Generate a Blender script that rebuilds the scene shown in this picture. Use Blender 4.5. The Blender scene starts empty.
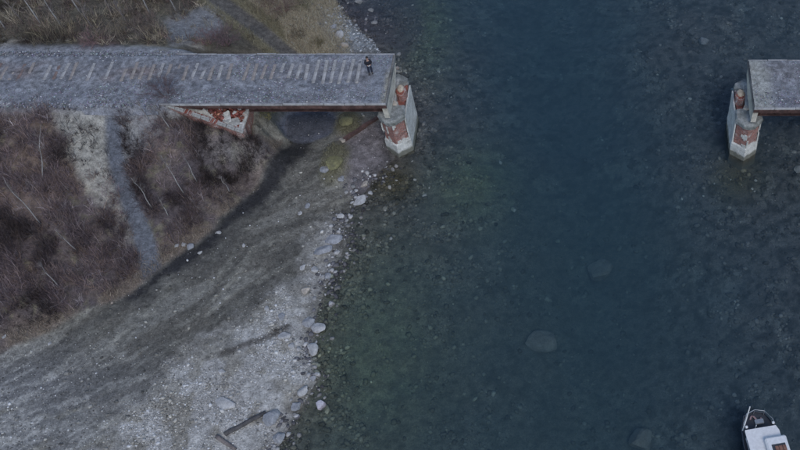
import bpy, bmesh, math, random
import numpy as np
from mathutils import Vector, Matrix

# ------------------------------------------------------------------ camera, sky, sun, exposure
scene = bpy.context.scene
COL = scene.collection
CAMH, FPX, PPX, PPY = 59.0, 938.0, 600.0, 225.0          # metres above the water; lens in photo pixels
PHI = math.atan2(1285.0, 938.0)                          # looking down by this much
cam_d = bpy.data.cameras.new('camera')
cam = bpy.data.objects.new('camera', cam_d); COL.objects.link(cam)
cam.location = (0, 0, CAMH)
cam.rotation_euler = (math.pi / 2 - PHI, 0, 0)
cam_d.sensor_width = 36.0
cam_d.lens = FPX / 800 * 36.0
cam_d.shift_x = -(PPX - 400) / 800
cam_d.clip_start = 0.5; cam_d.clip_end = 1500
scene.camera = cam

world = bpy.data.worlds.new('World'); scene.world = world; world.use_nodes = True
wn = world.node_tree.nodes; wl = world.node_tree.links
sky = wn.new('ShaderNodeTexSky'); sky.sky_type = 'NISHITA'; sky.sun_disc = False
SUN_EL, SUN_AZ = math.radians(50), math.radians(160)     # azimuth from +Y towards +X
sky.sun_elevation = SUN_EL; sky.sun_rotation = SUN_AZ
sky.air_density = 1.0; sky.dust_density = 1.0; sky.ozone_density = 1.0; sky.altitude = 300
bg = wn['Background']; bg.inputs['Strength'].default_value = 0.12
wl.new(sky.outputs[0], bg.inputs['Color'])
sun_d = bpy.data.lights.new('sun', 'SUN'); sun_d.energy = 0.95; sun_d.angle = math.radians(22); sun_d.color = (1.0, 0.96, 0.93)
sun = bpy.data.objects.new('sun', sun_d); COL.objects.link(sun)
sv = Vector((math.sin(SUN_AZ) * math.cos(SUN_EL), math.cos(SUN_AZ) * math.cos(SUN_EL), math.sin(SUN_EL)))
sun.rotation_euler = sv.to_track_quat('Z', 'Y').to_euler(); sun.location = sv * 120
scene.view_settings.view_transform = 'Standard'; scene.view_settings.look = 'None'
scene.view_settings.gamma = 1.0; scene.view_settings.exposure = 0.36
scene.view_settings.use_curve_mapping = False
scene.cycles.max_bounces = 8; scene.cycles.transparent_max_bounces = 12

# ------------------------------------------------------------------ helpers
random.seed(7); RNG = np.random.default_rng(7)
CP, SP = math.cos(PHI), math.sin(PHI)
def at(px, py, z=0.0):
    """photo pixel -> point of the place on the level z"""
    u = (px - PPX) / FPX; v = (py - PPY) / FPX
    t = (CAMH - z) / (SP + CP * v)
    return Vector((u * t, (CP - SP * v) * t, z))
def to_px(x, y, z):
    dz = z - CAMH
    w = y * CP - dz * SP
    return PPX + FPX * x / w, PPY + FPX * (-y * SP - dz * CP) / w

def _hash(ix, iy, seed):
    h = (ix.astype(np.int64) * 374761393 + iy.astype(np.int64) * 668265263 + seed * 1442695041) & 0xffffffff
    h = ((h ^ (h >> 13)) * 1274126177) & 0xffffffff
    return ((h ^ (h >> 16)) & 0xffff) / 65535.0
def vnoise(x, y, seed=0):
    x = np.asarray(x, float); y = np.asarray(y, float)
    ix = np.floor(x); iy = np.floor(y); fx = x - ix; fy = y - iy
    fx = fx * fx * (3 - 2 * fx); fy = fy * fy * (3 - 2 * fy)
    a = _hash(ix, iy, seed); b = _hash(ix + 1, iy, seed); c = _hash(ix, iy + 1, seed); d = _hash(ix + 1, iy + 1, seed)
    return (a * (1 - fx) + b * fx) * (1 - fy) + (c * (1 - fx) + d * fx) * fy
def fbm(x, y, seed=0, oct=4):
    s = 0; a = 0.5; n = 0
    for k in range(oct):
        s = s + a * vnoise(np.asarray(x) * 2 ** k, np.asarray(y) * 2 ** k, seed + 17 * k); n += a; a *= 0.5
    return s / n
def sst(a, b, x):
    t = np.clip((x - a) / (b - a), 0, 1); return t * t * (3 - 2 * t)
def seg_dist(px, py, pts):
    d = np.full(np.shape(px), 1e9)
    for (ax, ay), (bx, by) in zip(pts[:-1], pts[1:]):
        L = (bx - ax) ** 2 + (by - ay) ** 2
        t = np.clip(((px - ax) * (bx - ax) + (py - ay) * (by - ay)) / L, 0, 1)
        d = np.minimum(d, np.hypot(px - ax - t * (bx - ax), py - ay - t * (by - ay)))
    return d
def poly_sd(px, py, pts):
    """signed distance, positive inside"""
    ins = np.zeros(np.shape(px), bool)
    n = len(pts)
    for i in range(n):
        ax, ay = pts[i]; bx, by = pts[(i + 1) % n]
        if ay == by: continue
        c = ((ay > py) != (by > py)) & (px < (bx - ax) * (py - ay) / (by - ay) + ax)
        ins ^= c
    d = seg_dist(px, py, list(pts) + [pts[0]])
    return np.where(ins, d, -d)

def link(o, parent=None):
    COL.objects.link(o)
    if parent is not None: o.parent = parent
    return o
def tag(o, label=None, cat=None, group=None, kind=None):
    if label: o['label'] = label
    if cat: o['category'] = cat
    if group: o['group'] = group
    if kind: o['kind'] = kind
    return o
def empty(name, loc, rz=0.0):
    o = bpy.data.objects.new(name, None); o.location = loc; o.rotation_euler = (0, 0, rz); o.empty_display_size = 0.3
    return link(o)
def mesh_np(name, V, F, mat=None, col=None, smooth=False, parent=None, attr=None):
    V = np.asarray(V, np.float32); F = np.asarray(F, np.int32)
    me = bpy.data.meshes.new(name); k = F.shape[1]
    me.vertices.add(len(V)); me.vertices.foreach_set('co', V.ravel())
    me.loops.add(F.size); me.loops.foreach_set('vertex_index', F.ravel())
    me.polygons.add(len(F)); me.polygons.foreach_set('loop_start', np.arange(0, F.size, k, dtype=np.int32))
    if smooth: me.polygons.foreach_set('use_smooth', np.ones(len(F), bool))
    me.update(calc_edges=True)
    if col is not None:
        a = me.color_attributes.new('Col', 'FLOAT_COLOR', 'POINT')
        c = np.ones((len(V), 4), np.float32); c[:, :3] = col; a.data.foreach_set('color', c.ravel())
    for nm, arr in (attr or {}).items():
        arr = np.asarray(arr, np.float32)
        a = me.attributes.new(nm, 'FLOAT_VECTOR' if arr.ndim == 2 else 'FLOAT', 'POINT')
        a.data.foreach_set('vector' if arr.ndim == 2 else 'value', arr.ravel())
    if mat: me.materials.append(mat)
    return link(bpy.data.objects.new(name, me), parent)
def bm_obj(name, bm, mat, parent=None, smooth=False):
    bmesh.ops.recalc_face_normals(bm, faces=bm.faces)
    me = bpy.data.meshes.new(name); bm.to_mesh(me); bm.free()
    if smooth: me.polygons.foreach_set('use_smooth', np.ones(len(me.polygons), bool))
    me.materials.append(mat)
    return link(bpy.data.objects.new(name, me), parent)
def add_box(bm, c, s, rot=None, bevel=0.0, taper=1.0):
    r = bmesh.ops.create_cube(bm, size=1.0)
    vs = r['verts']
    for v in vs:
        k = taper if v.co.z > 0 else 1.0
        v.co = Vector((v.co.x * s[0] * k, v.co.y * s[1] * k, v.co.z * s[2]))
    if bevel:
        es = list({e for v in vs for e in v.link_edges})
        rb = bmesh.ops.bevel(bm, geom=es, offset=bevel, segments=1, affect='EDGES')
        vs = list({v for f in rb['faces'] for v in f.verts} | {v for v in vs if v.is_valid})
    M = Matrix.Translation(Vector(c)) @ (rot.to_4x4() if rot is not None else Matrix.Identity(4))
    for v in vs: v.co = M @ v.co
    return vs
def rotz(a): return Matrix.Rotation(a, 3, 'Z')
def tube(bm, pts, rad, n=6, caps=True):
    """tapered tube along points"""
    rings = []
    pts = [Vector(p) for p in pts]
    if not hasattr(rad, '__len__'): rad = [rad] * len(pts)
    for i, p in enumerate(pts):
        d = (pts[min(i + 1, len(pts) - 1)] - pts[max(i - 1, 0)]).normalized()
        a = d.orthogonal().normalized(); b = d.cross(a)
        rings.append([bm.verts.new(p + (a * math.cos(2 * math.pi * k / n) + b * math.sin(2 * math.pi * k / n)) * rad[i]) for k in range(n)])
    for r0, r1 in zip(rings[:-1], rings[1:]):
        for k in range(n): bm.faces.new((r0[k], r0[(k + 1) % n], r1[(k + 1) % n], r1[k]))
    if caps:
        bm.faces.new(rings[0][::-1]); bm.faces.new(rings[-1])

# ------------------------------------------------------------------ materials
def mat_new(name):
    m = bpy.data.materials.new(name); m.use_nodes = True
    nt = m.node_tree; return m, nt, nt.nodes['Principled BSDF']
def N(nt, t, **kw):
    n = nt.nodes.new(t)
    for k, v in kw.items():
        if hasattr(n, k): setattr(n, k, v)
        else: n.inputs[k].default_value = v
    return n
def ramp(nt, src, p):
    r = nt.nodes.new('ShaderNodeValToRGB'); nt.links.new(src, r.inputs[0])
    el = r.color_ramp.elements
    el[0].position, el[0].color = p[0][0], (*p[0][1], 1); el[1].position, el[1].color = p[1][0], (*p[1][1], 1)
    for q, c in p[2:]:
        e = el.new(q); e.color = (*c, 1)
    return r.outputs['Color']
def g3(v): return (v, v, v)
def mix(nt, fac, a, b, mode='MIX'):
    m = nt.nodes.new('ShaderNodeMix'); m.data_type = 'RGBA'; m.blend_type = mode
    if hasattr(fac, 'is_linked'): nt.links.new(fac, m.inputs[0])
    else: m.inputs[0].default_value = fac
    for i, s in ((6, a), (7, b)):
        if hasattr(s, 'is_linked'): nt.links.new(s, m.inputs[i])
        else: m.inputs[i].default_value = (*s, 1)
    return m.outputs[2]
def noise(nt, scale, detail=4, rough=0.6, vec=None, coord='Object'):
    n = N(nt, 'ShaderNodeTexNoise', Scale=scale, Detail=detail, Roughness=rough)
    if vec is None:
        vec = nt.nodes.new('ShaderNodeTexCoord').outputs[coord]
    nt.links.new(vec, n.inputs['Vector'])
    return n.outputs['Fac']
def bump(nt, b, h, strength=0.5, dist=0.05):
    k = N(nt, 'ShaderNodeBump', Strength=strength, Distance=dist)
    nt.links.new(h, k.inputs['Height']); nt.links.new(k.outputs[0], b.inputs['Normal'])
def mat_noise(name, c0, c1, scale=3, rough=0.85, bumpd=0.02, c2=None, metal=0.0, lo=0.3, hi=0.7):
    m, nt, b = mat_new(name)
    f = noise(nt, scale, 6, 0.65)
    pts = [(lo, c0), (hi, c1)] + ([((lo + hi) / 2, c2)] if c2 else [])
    c = ramp(nt, f, pts)
    g = noise(nt, scale * 7, 3, 0.6)
    c = mix(nt, 0.55, c, ramp(nt, g, [(0.3, g3(0.55)), (0.7, g3(1.35))]), 'MULTIPLY')
    nt.links.new(c, b.inputs['Base Color']); b.inputs['Roughness'].default_value = rough; b.inputs['Metallic'].default_value = metal
    bump(nt, b, g, 0.6, bumpd)
    return m
def mat_col(name, rough=0.9, fine=None, bumpd=0.02, amp=(0.6, 1.4), spec=0.3):
    """colour from the mesh's own 'Col' attribute with fine grain over it"""
    m, nt, b = mat_new(name)
    a = N(nt, 'ShaderNodeAttribute', attribute_name='Col')
    c = a.outputs['Color']
    if fine:
        for i, s in enumerate(fine):
            f = noise(nt, s, 3, 0.6)
            c = mix(nt, 1.0, c, ramp(nt, f, [(0.3, g3(amp[0])), (0.7, g3(amp[1]))]), 'MULTIPLY')
        bump(nt, b, f, 0.7, bumpd)
    nt.links.new(c, b.inputs['Base Color']); b.inputs['Roughness'].default_value = rough
    b.inputs['Specular IOR Level'].default_value = spec
    return m
M = {}
M['stone'] = mat_col('stone', 0.85, [9.0], 0.02, (0.75, 1.2))
M['ballast'] = mat_col('ballast', 0.95, [3.0, 14.0], 0.05, (0.62, 1.36))
M['twig'] = mat_col('twig', 0.9)
M['concrete'] = mat_noise('concrete', (0.20, 0.195, 0.185), (0.47, 0.47, 0.45), 1.3, 0.9, 0.02, (0.36, 0.36, 0.34))
M['concrete_pale'] = mat_noise('concrete_pale', (0.30, 0.295, 0.27), (0.60, 0.60, 0.57), 1.1, 0.9, 0.02, (0.5, 0.5, 0.47))
def mat_pier():
    m = mat_noise('pier_base', (0.30, 0.295, 0.27), (0.62, 0.62, 0.59), 1.1, 0.9, 0.03, (0.5, 0.5, 0.47)); nt = m.node_tree; b = nt.nodes['Principled BSDF']
    src = b.inputs['Base Color'].links[0].from_socket
    tc = nt.nodes.new('ShaderNodeTexCoord'); sx = nt.nodes.new('ShaderNodeSeparateXYZ'); nt.links.new(tc.outputs['Object'], sx.inputs[0])
    ad = N(nt, 'ShaderNodeMath', operation='MULTIPLY_ADD'); nt.links.new(noise(nt, 2.2, 5, .7), ad.inputs[0]); ad.inputs[1].default_value = -.9; nt.links.new(sx.outputs[2], ad.inputs[2])
    f = ramp(nt, ad.outputs[0], [(0.0, g3(.85)), (0.22, g3(0))])
    nt.links.new(mix(nt, f, src, (.085, .085, .06)), b.inputs['Base Color']); return m
M['pier_base'] = mat_pier()
M['concrete_cap'] = mat_noise('concrete_cap', (0.10, 0.11, 0.10), (0.38, 0.39, 0.38), 1.9, 0.9, 0.03, (0.22, 0.23, 0.22))
M['concrete_cream'] = mat_noise('concrete_cream', (0.30, 0.28, 0.235), (0.60, 0.57, 0.50), 1.1, 0.9, 0.03, (0.47, 0.45, 0.39))
M['slab_under'] = mat_noise('slab_under', (0.10, 0.10, 0.10), (0.26, 0.26, 0.25), 0.9)
M['rust'] = mat_noise('rust', (0.035, 0.022, 0.02), (0.14, 0.08, 0.07), 1.6, 0.85, 0.01, (0.065, 0.034, 0.03))
M['curb'] = mat_noise('curb', (0.15, 0.14, 0.14), (0.42, 0.42, 0.42), 0.8, 0.9, 0.01, (0.33, 0.33, 0.33))
M['sleeper'] = mat_noise('sleeper_wood', (0.20, 0.18, 0.165), (0.44, 0.43, 0.42), 1.2, 0.9, 0.01, (0.33, 0.32, 0.31))
M['sleeper_brown'] = mat_noise('sleeper_brown', (0.11, 0.08, 0.075), (0.25, 0.18, 0.155), 1.6, 0.9, 0.01)
M['sleeper_tan'] = mat_noise('sleeper_tan', (0.19, 0.165, 0.15), (0.36, 0.32, 0.29), 1.6, 0.9, 0.01)
M['bark_pale'] = mat_noise('bark_pale', (0.18, 0.17, 0.165), (0.42, 0.41, 0.40), 2.0)
M['bark'] = mat_noise('bark', (0.09, 0.075, 0.07), (0.22, 0.19, 0.18), 2.0)
M['log'] = mat_noise('driftwood', (0.04, 0.038, 0.04), (0.12, 0.115, 0.115), 2.5)
M['log_red'] = mat_noise('rusty_beam', (0.05, 0.03, 0.028), (0.15, 0.085, 0.075), 2.5)
M['rockpale'] = mat_noise('rock_pale', (0.25, 0.25, 0.25), (0.52, 0.515, 0.51), 1.6, 0.8, 0.03)
M['rockwarm'] = mat_noise('rock_warm', (0.27, 0.235, 0.20), (0.52, 0.47, 0.41), 1.6, 0.8, 0.03)
M['rocklilac'] = mat_noise('rock_lilac', (0.36, 0.34, 0.38), (0.60, 0.58, 0.63), 1.6, 0.8, 0.03)
M['rockgrey'] = mat_noise('rock_grey', (0.16, 0.165, 0.18), (0.38, 0.39, 0.41), 1.6, 0.8, 0.03)
M['rockdark'] = mat_noise('rock_dark', (0.12, 0.12, 0.11), (0.26, 0.26, 0.24), 1.6, 0.8, 0.03)
M['rockmoss'] = mat_noise('rock_mossy', (0.09, 0.085, 0.06), (0.25, 0.235, 0.13), 0.9, 0.95, 0.05, (0.19, 0.18, 0.09))
# brick
def mat_brick():
    m, nt, b = mat_new('brick')
    uv = N(nt, 'ShaderNodeAttribute', attribute_name='wall')
    br = nt.nodes.new('ShaderNodeTexBrick'); nt.links.new(uv.outputs['Vector'], br.inputs['Vector'])
    br.inputs['Scale'].default_value = 1.0; br.inputs['Brick Width'].default_value = 0.27; br.inputs['Row Height'].default_value = 0.085
    br.inputs['Mortar Size'].default_value = 0.012; br.inputs['Bias'].default_value = 0.0
    br.inputs['Color1'].default_value = (0.30, 0.085, 0.055, 1); br.inputs['Color2'].default_value = (0.17, 0.05, 0.038, 1); br.inputs['Mortar'].default_value = (0.36, 0.33, 0.31, 1)
    f = noise(nt, 1.1, 6, 0.7)
    c = mix(nt, ramp(nt, f, [(0.55, g3(0)), (0.66, g3(0.85))]), br.outputs['Color'], (0.46, 0.44, 0.42))
    g = noise(nt, 4.0, 4, 0.6)
    c = mix(nt, 0.6, c, ramp(nt, g, [(0.3, g3(0.5)), (0.7, g3(1.3))]), 'MULTIPLY')
    nt.links.new(c, b.inputs['Base Color']); b.inputs['Roughness'].default_value = 0.9
    bump(nt, b, br.outputs['Fac'], 0.6, -0.02)
    return m
M['brick'] = mat_brick()
def mat_plain(name, c, rough=0.5, metal=0.0, var=0.15):
    m, nt, b = mat_new(name)
    f = noise(nt, 6.0, 4, 0.6)
    nt.links.new(ramp(nt, f, [(0.3, tuple(x * (1 - var) for x in c)), (0.7, tuple(min(1, x * (1 + var)) for x in c))]), b.inputs['Base Color'])
    b.inputs['Roughness'].default_value = rough; b.inputs['Metallic'].default_value = metal
    return m
M['boat_white'] = mat_plain('boat_white', (0.70, 0.70, 0.70), 0.45, 0, 0.10)
M['boat_navy'] = mat_plain('boat_navy', (0.035, 0.045, 0.065), 0.4)
M['boat_deck'] = mat_plain('boat_deck', (0.04, 0.045, 0.055), 0.7)
M['boat_wood'] = mat_noise('boat_wood', (0.12, 0.055, 0.04), (0.26, 0.13, 0.09), 3.0, 0.6, 0.005)
M['steel'] = mat_plain('steel', (0.42, 0.43, 0.44), 0.4, 0.6)
M['glass'] = mat_plain('dark_glass', (0.02, 0.025, 0.03), 0.1)
M['pink'] = mat_plain('faded_red', (0.34, 0.22, 0.22), 0.7)
M['skin'] = mat_plain('skin', (0.42, 0.26, 0.20), 0.6)
M['jacket'] = mat_plain('jacket', (0.014, 0.016, 0.026), 0.85)
M['trousers'] = mat_plain('trousers', (0.016, 0.02, 0.038), 0.85)
M['hair'] = mat_plain('hair', (0.015, 0.011, 0.009), 0.6)
M['shoe'] = mat_plain('shoe', (0.03, 0.03, 0.03), 0.6)
M['white'] = mat_plain('white_plastic', (0.80, 0.80, 0.80), 0.4)
def mat_water(name, rippl=0.02, dens=0.0):
    m, nt, b = mat_new(name); nt.nodes.remove(b)
    out = nt.nodes['Material Output']
    tr = N(nt, 'ShaderNodeBsdfTransparent'); gl = N(nt, 'ShaderNodeBsdfGlossy', Roughness=0.06)
    fr = N(nt, 'ShaderNodeFresnel', IOR=1.33); mx = nt.nodes.new('ShaderNodeMixShader')
    n1 = noise(nt, 1.6, 5, 0.62); n2 = noise(nt, 0.25, 3, 0.5)
    mm = N(nt, 'ShaderNodeMath', operation='MULTIPLY'); nt.links.new(n1, mm.inputs[0]); nt.links.new(n2, mm.inputs[1])
    k = N(nt, 'ShaderNodeBump', Strength=0.6, Distance=rippl); nt.links.new(mm.outputs[0], k.inputs['Height'])
    nt.links.new(k.outputs[0], gl.inputs['Normal']); nt.links.new(k.outputs[0], fr.inputs['Normal'])
    nt.links.new(fr.outputs[0], mx.inputs[0]); nt.links.new(tr.outputs[0], mx.inputs[1]); nt.links.new(gl.outputs[0], mx.inputs[2])
    nt.links.new(mx.outputs[0], out.inputs['Surface'])
    if dens:
        va = N(nt, 'ShaderNodeVolumeAbsorption', Density=dens); va.inputs['Color'].default_value = (0.12, 0.53, 0.69, 1)
        vs = N(nt, 'ShaderNodeVolumeScatter', Density=0.095); vs.inputs['Color'].default_value = (0.39, 0.69, 1.0, 1)
        ad = nt.nodes.new('ShaderNodeAddShader'); nt.links.new(va.outputs[0], ad.inputs[0]); nt.links.new(vs.outputs[0], ad.inputs[1])
        nt.links.new(ad.outputs[0], out.inputs['Volume'])
    return m
M['water'] = mat_water('water', 0.35, 0.22)
M['puddle'] = mat_water('puddle_water', 0.004)

# ------------------------------------------------------------------ the ground and river bed: one height field
CTRL = [  # photo pixel, level in metres
 # water's edge
 (300,-60,0),(318,-25,0),(332,0,0),(343,15,0),(360,33,0),(377,48,0),(398,72,-.2),(405,95,-.2),(404,135,-.15),(394,160,0),(374,176,0),(363,195,0),(351,210,0),(342,226,0),
 (346,245,0),(336,265,0),(326,290,0),(317,310,0),(314,335,0),(311,357,0),(316,380,0),(309,396,0),(300,411,0),(289,428,0),(276,450,0),(255,490,0),(220,540,0),
 # bar
 (365,150,.5),(350,180,.45),(335,200,.5),(320,230,.45),(310,260,.4),(295,300,.5),(290,340,.5),(290,380,.45),(270,410,.4),(240,440,.4),(200,490,.4),
 (260,260,.8),(250,320,.9),(220,360,.9),(180,400,.9),(140,440,.9),(80,490,.9),(300,180,.5),(280,200,.6),(240,240,.8),(200,280,.9),(150,320,1.0),(90,360,1.1),(20,400,1.2),(-60,450,1.2),
 (310,125,.18),(300,110,.35),(325,112,.35),(290,130,.6),(300,150,.4),(330,140,.5),(360,110,.4),(380,110,.3),(335,160,1.2),
 # foot of the slope
 (-80,380,1.4),(0,352,1.25),(60,330,1.15),(130,294,1.0),(180,256,.95),(215,230,.9),(252,188,.75),(283,150,.65),
 # slope
 (-80,340,2.0),(0,318,2.0),(60,300,1.8),(125,270,1.6),(175,235,1.6),(210,205,1.6),(245,165,1.5),(275,140,1.1),
 (-80,240,4.0),(0,230,3.9),(60,220,3.6),(118,215,3.2),(150,215,3.0),(185,190,2.9),(215,165,2.7),(250,145,1.9),
 (-80,150,5.6),(0,150,5.6),(60,150,5.4),(112,145,5.0),(160,145,4.7),(200,142,4.1),(232,143,3.8),(266,132,2.2),(272,110,1.7),
 (-80,108,6.35),(0,105,6.35),(60,105,6.35),(112,104,6.3),(140,108,6.1),(170,115,5.6),(200,122,4.9),(225,130,4.7),(243,135,4.35),(254,122,4.1),(256,110,3.9),
 # embankment top
 (-80,75,6.4),(0,75,6.4),(60,75,6.4),(120,75,6.4),(165,75,6.2),(200,75,5.0),(230,75,4.0),(262,80,1.8),(300,80,1.0),(340,80,.7),(375,80,.25),
 # north side
 (-80,46,6.3),(0,46,6.3),(60,46,6.2),(120,46,6.1),(165,46,5.6),(200,48,4.6),(225,48,3.8),(250,48,2.8),(285,48,1.7),(320,48,1.3),(350,46,.7),
 (-80,20,5.2),(0,20,5.2),(60,20,5.0),(120,20,4.7),(165,25,4.2),(200,20,3.6),(225,8,3.0),(255,25,2.3),(285,20,2.4),(315,20,1.6),(335,22,.6),
 (-80,-40,4.5),(0,-40,4.4),(100,-40,4.0),(200,-40,3.0),(260,-30,2.6),(290,-10,2.4),(315,-5,1.0),
 # bed
 (360,0,-.4),(390,20,-.5),(415,60,-.7),(430,100,-.8),(430,140,-.8),(410,175,-.6),(400,200,-.55),(380,230,-.5),(372,265,-.6),(360,300,-.7),(350,340,-.7),(350,380,-.8),(335,420,-.7),(315,450,-.7),(280,520,-.7),
 (430,10,-1.2),(470,60,-1.9),(480,120,-1.7),(475,180,-1.25),(450,220,-1.2),(430,270,-1.3),(420,330,-1.4),(410,390,-1.5),(390,450,-1.5),
 (520,0,-3.8),(540,60,-4.3),(550,130,-4.3),(550,200,-3.6),(530,260,-2.9),(520,320,-2.5),(500,390,-2.4),(490,450,-2.3),(480,520,-2.3),
 (610,40,-3.2),(620,120,-3.4),(620,200,-3.8),(620,280,-3.8),(610,350,-3.5),(600,420,-3.0),(600,520,-2.8),
 (655,10,-1.8),(650,60,-1.7),(670,110,-1.8),(670,170,-2.0),(690,230,-2.2),(700,300,-2.5),(700,370,-2.5),(690,440,-2.3),
 (705,40,-1.3),(720,100,-1.5),(730,160,-1.2),(760,170,-1.3),(760,220,-1.5),(770,300,-1.8),(780,380,-1.9),(780,440,-1.9),
 (780,30,-1.5),(820,90,-1.3),(830,180,-1.1),(850,300,-1.2),(860,420,-1.3),(900,100,-.6),(920,250,-.6),(950,420,-.6),(980,0,-.4),(1000,200,.5),(1020,400,.5)]
P = np.array([[*at(a, b, c)] for a, b, c in CTRL])
A = np.linalg.norm(P[:, None, :2] - P[None, :, :2], axis=2)
n = len(P); Amat = np.zeros((n + 3, n + 3)); Amat[:n, :n] = A - 0.05 * np.eye(n)
Amat[:n, n] = 1; Amat[:n, n + 1:n + 3] = P[:, :2] / 50; Amat[n:, :n] = Amat[:n, n:].T
W = np.linalg.solve(Amat, np.concatenate([P[:, 2], np.zeros(3)]))
X0, X1, Y0, Y1, ST = -76.0, 36.0, 14.0, 86.0, 0.2
gx = np.arange(X0, X1 + ST / 2, ST); gy = np.arange(Y0, Y1 + ST / 2, ST)
NX, NY = len(gx), len(gy)
GX, GY = np.meshgrid(gx, gy)                               # (NY, NX)
GZ = np.zeros_like(GX)
for r in range(0, NY, 40):
    xx = GX[r:r + 40]; yy = GY[r:r + 40]
    d = np.sqrt((xx[..., None] - P[:, 0]) ** 2 + (yy[..., None] - P[:, 1]) ** 2)
    GZ[r:r + 40] = d @ W[:n] + W[n] + (xx * W[n + 1] + yy * W[n + 2]) / 50
# the railway embankment, flat on top
em = sst(-31.5, -34.0, GX) * sst(48.5, 49.9, GY) * (1 - sst(55.7, 57.2, GY))
GZ = GZ * (1 - em) + 6.38 * em
PX, PY = to_px(GX, GY, GZ)
FOOT = [(-200,420),(-80,380),(0,350),(60,328),(130,292),(180,254),(215,229),(252,188),(283,150),(292,128),(285,100),(275,52)]
SHORE = [(300,-60),(318,-25),(332,0),(343,15),(360,33),(377,48),(398,72),(405,95),(404,135),(394,160),(374,176),(363,195),(351,210),(342,226),(346,245),(336,265),(326,290),(317,310),(314,335),(311,357),(316,380),(309,396),(300,411),(289,428),(276,450),(255,490),(220,540)]
jx = 10 * (fbm(GX * .35, GY * .35, 5) - .5) * 2; jy = 10 * (fbm(GX * .35, GY * .35, 9) - .5) * 2   # ragged borders
QX, QY = PX + jx, PY + jy
SLOPE = [(-200,96),(140,99),(165,112),(243,136),(285,140)] + [(283,150),(252,188),(215,229),(180,254),(130,292),(60,328),(0,350),(-80,380),(-200,420)]
m_slope = sst(-4, 5, poly_sd(QX, QY, SLOPE))
PATHL = [(113,92),(112,120),(115,150),(121,180),(133,212),(145,238),(150,258),(151,270)]
pw = 5.5 + np.clip(PY - 95, 0, 200) * 0.024
m_path = 1 - sst(-1.5, 3.5, seg_dist(PX + jx * .25, PY + jy * .25, PATHL) - pw)
m_scree = (1 - .6 * sst(165, 240, PY)) * sst(-9, 9, poly_sd(QX, QY, [(62,112),(84,100),(112,104),(113,130),(113,165),(128,205),(140,240),(128,244),(108,218),(86,192),(74,160),(62,138)]) + 12 * (fbm(GX * 1.2, GY * 1.2, 3) - .5))
m_scree2 = sst(-6, 6, poly_sd(QX, QY, [(117,104),(148,106),(160,128),(146,150),(124,164)]) + 14 * (fbm(GX * 1.2, GY * 1.2, 4) - .5))
d_foot = seg_dist(PX, PY, FOOT)
land = GZ > -0.02
m_north = (PY < 52) & (GY > 55.5)
# relief
rel = 0.05 * (fbm(GX * 1.7, GY * 1.7, 21, 3) - .5) + 0.10 * (fbm(GX * .5, GY * .5, 22, 3) - .5)
rel_s = 0.55 * (fbm(GX * .45, GY * .45, 23, 4) - .5)
GZ = GZ + np.where(GZ > .25, rel, rel * .9) * (1 - em * .6) + rel_s * m_slope * (1 - m_path) * sst(.8, 2.0, GZ) * (1 - em)
GZ = GZ - 0.22 * m_path * m_slope
GZ = np.where(GZ < -.3, GZ + .5 * (fbm(GX * .5, GY * .5, 31, 4) - .5), GZ)
# two mossy humps on the bar
def hump(px, py, rx, ry, h):
    global GZ
    c = at(px, py, .5); GZ += h * np.exp(-(((GX - c.x) / rx) ** 2 + ((GY - c.y) / ry) ** 2))
hump(335, 162, 1.0, 1.9, .7); hump(347, 122, 1.1, 1.6, .5)
_p = at(308, 124, .3); _q = np.hypot((GX - _p.x) / 2.3, (GY - _p.y) / 1.9) + .25 * (fbm(GX * .9, GY * .9, 14) - .5)
GZ = GZ * sst(.85, 1.25, _q) + (.22 + .0 * GZ) * (1 - sst(.85, 1.25, _q))
def H(x, y):
    fx = np.clip((np.asarray(x) - X0) / ST, 0, NX - 1.001); fy = np.clip((np.asarray(y) - Y0) / ST, 0, NY - 1.001)
    i = fx.astype(int); j = fy.astype(int); a = fx - i; b = fy - j
    return (GZ[j, i] * (1 - a) + GZ[j, i + 1] * a) * (1 - b) + (GZ[j + 1, i] * (1 - a) + GZ[j + 1, i + 1] * a) * b
def ground(px, py):
    z = 0.5
    for k in range(30):
        p = at(px, py, z); z = z + 0.6 * (float(H(p.x, p.y)) - z)
    p = at(px, py, z); return Vector((p.x, p.y, float(H(p.x, p.y))))
# colours of the soils (what the surfaces are made of, plus painted pier reflections)
def lay(c, m, col):
    return c * (1 - m[..., None]) + np.array(col) * m[..., None]
n1 = fbm(GX * .6, GY * .6, 41, 5); n2 = fbm(GX * 2.2, GY * 2.2, 43, 4); n3 = fbm(GX * .18, GY * .18, 47, 4)
C = np.zeros((NY, NX, 3)); C[:] = (.13, .122, .104)                                  # bar: wet olive grey gravel
wrp = fbm(GX * .12, GY * .12, 49, 3) - .5
along = (PX * .87 - PY * .5); across = (PX * .5 + PY * .87) + 46 * wrp + 9 * (n1 - .5)
strk = fbm(along * .014, across * .10, 51, 4); strk2 = fbm(along * .035, across * .30, 53, 4)
C = lay(C, sst(.45, .7, strk) * .65, (.225, .22, .195)); C = lay(C, sst(.54, .70, strk2) * .55, (.29, .28, .235))
C = lay(C, sst(.55, .3, strk) * .5, (.075, .075, .07))
lw = sst(260, -40, PX) * sst(320, 400, PY)
C = lay(C, lw * .55, (.24, .245, .255))
C = lay(C, sst(.56, .68, strk2) * lw * .65, (.40, .395, .37)); C = lay(C, sst(.46, .36, strk2) * lw * .3, (.12, .12, .115))
C = lay(C, sst(.55, .7, fbm(along * .01, across * .09, 57, 3)) * lw * .6, (.20, .18, .12))
sd_shore = seg_dist(PX, PY, SHORE)
PALE = [(95,460),(150,400),(205,350),(262,325),(290,290),(312,245),(330,225),(345,235),(336,268),(316,312),(314,360),(312,396),(290,428),(270,470)]
n5c = fbm(GX * .45, GY * .45, 96, 5)
pal = sst(-22, 16, poly_sd(QX, QY, PALE) + 34 * (n1 - .5) + 22 * (n2 - .5))
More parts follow.
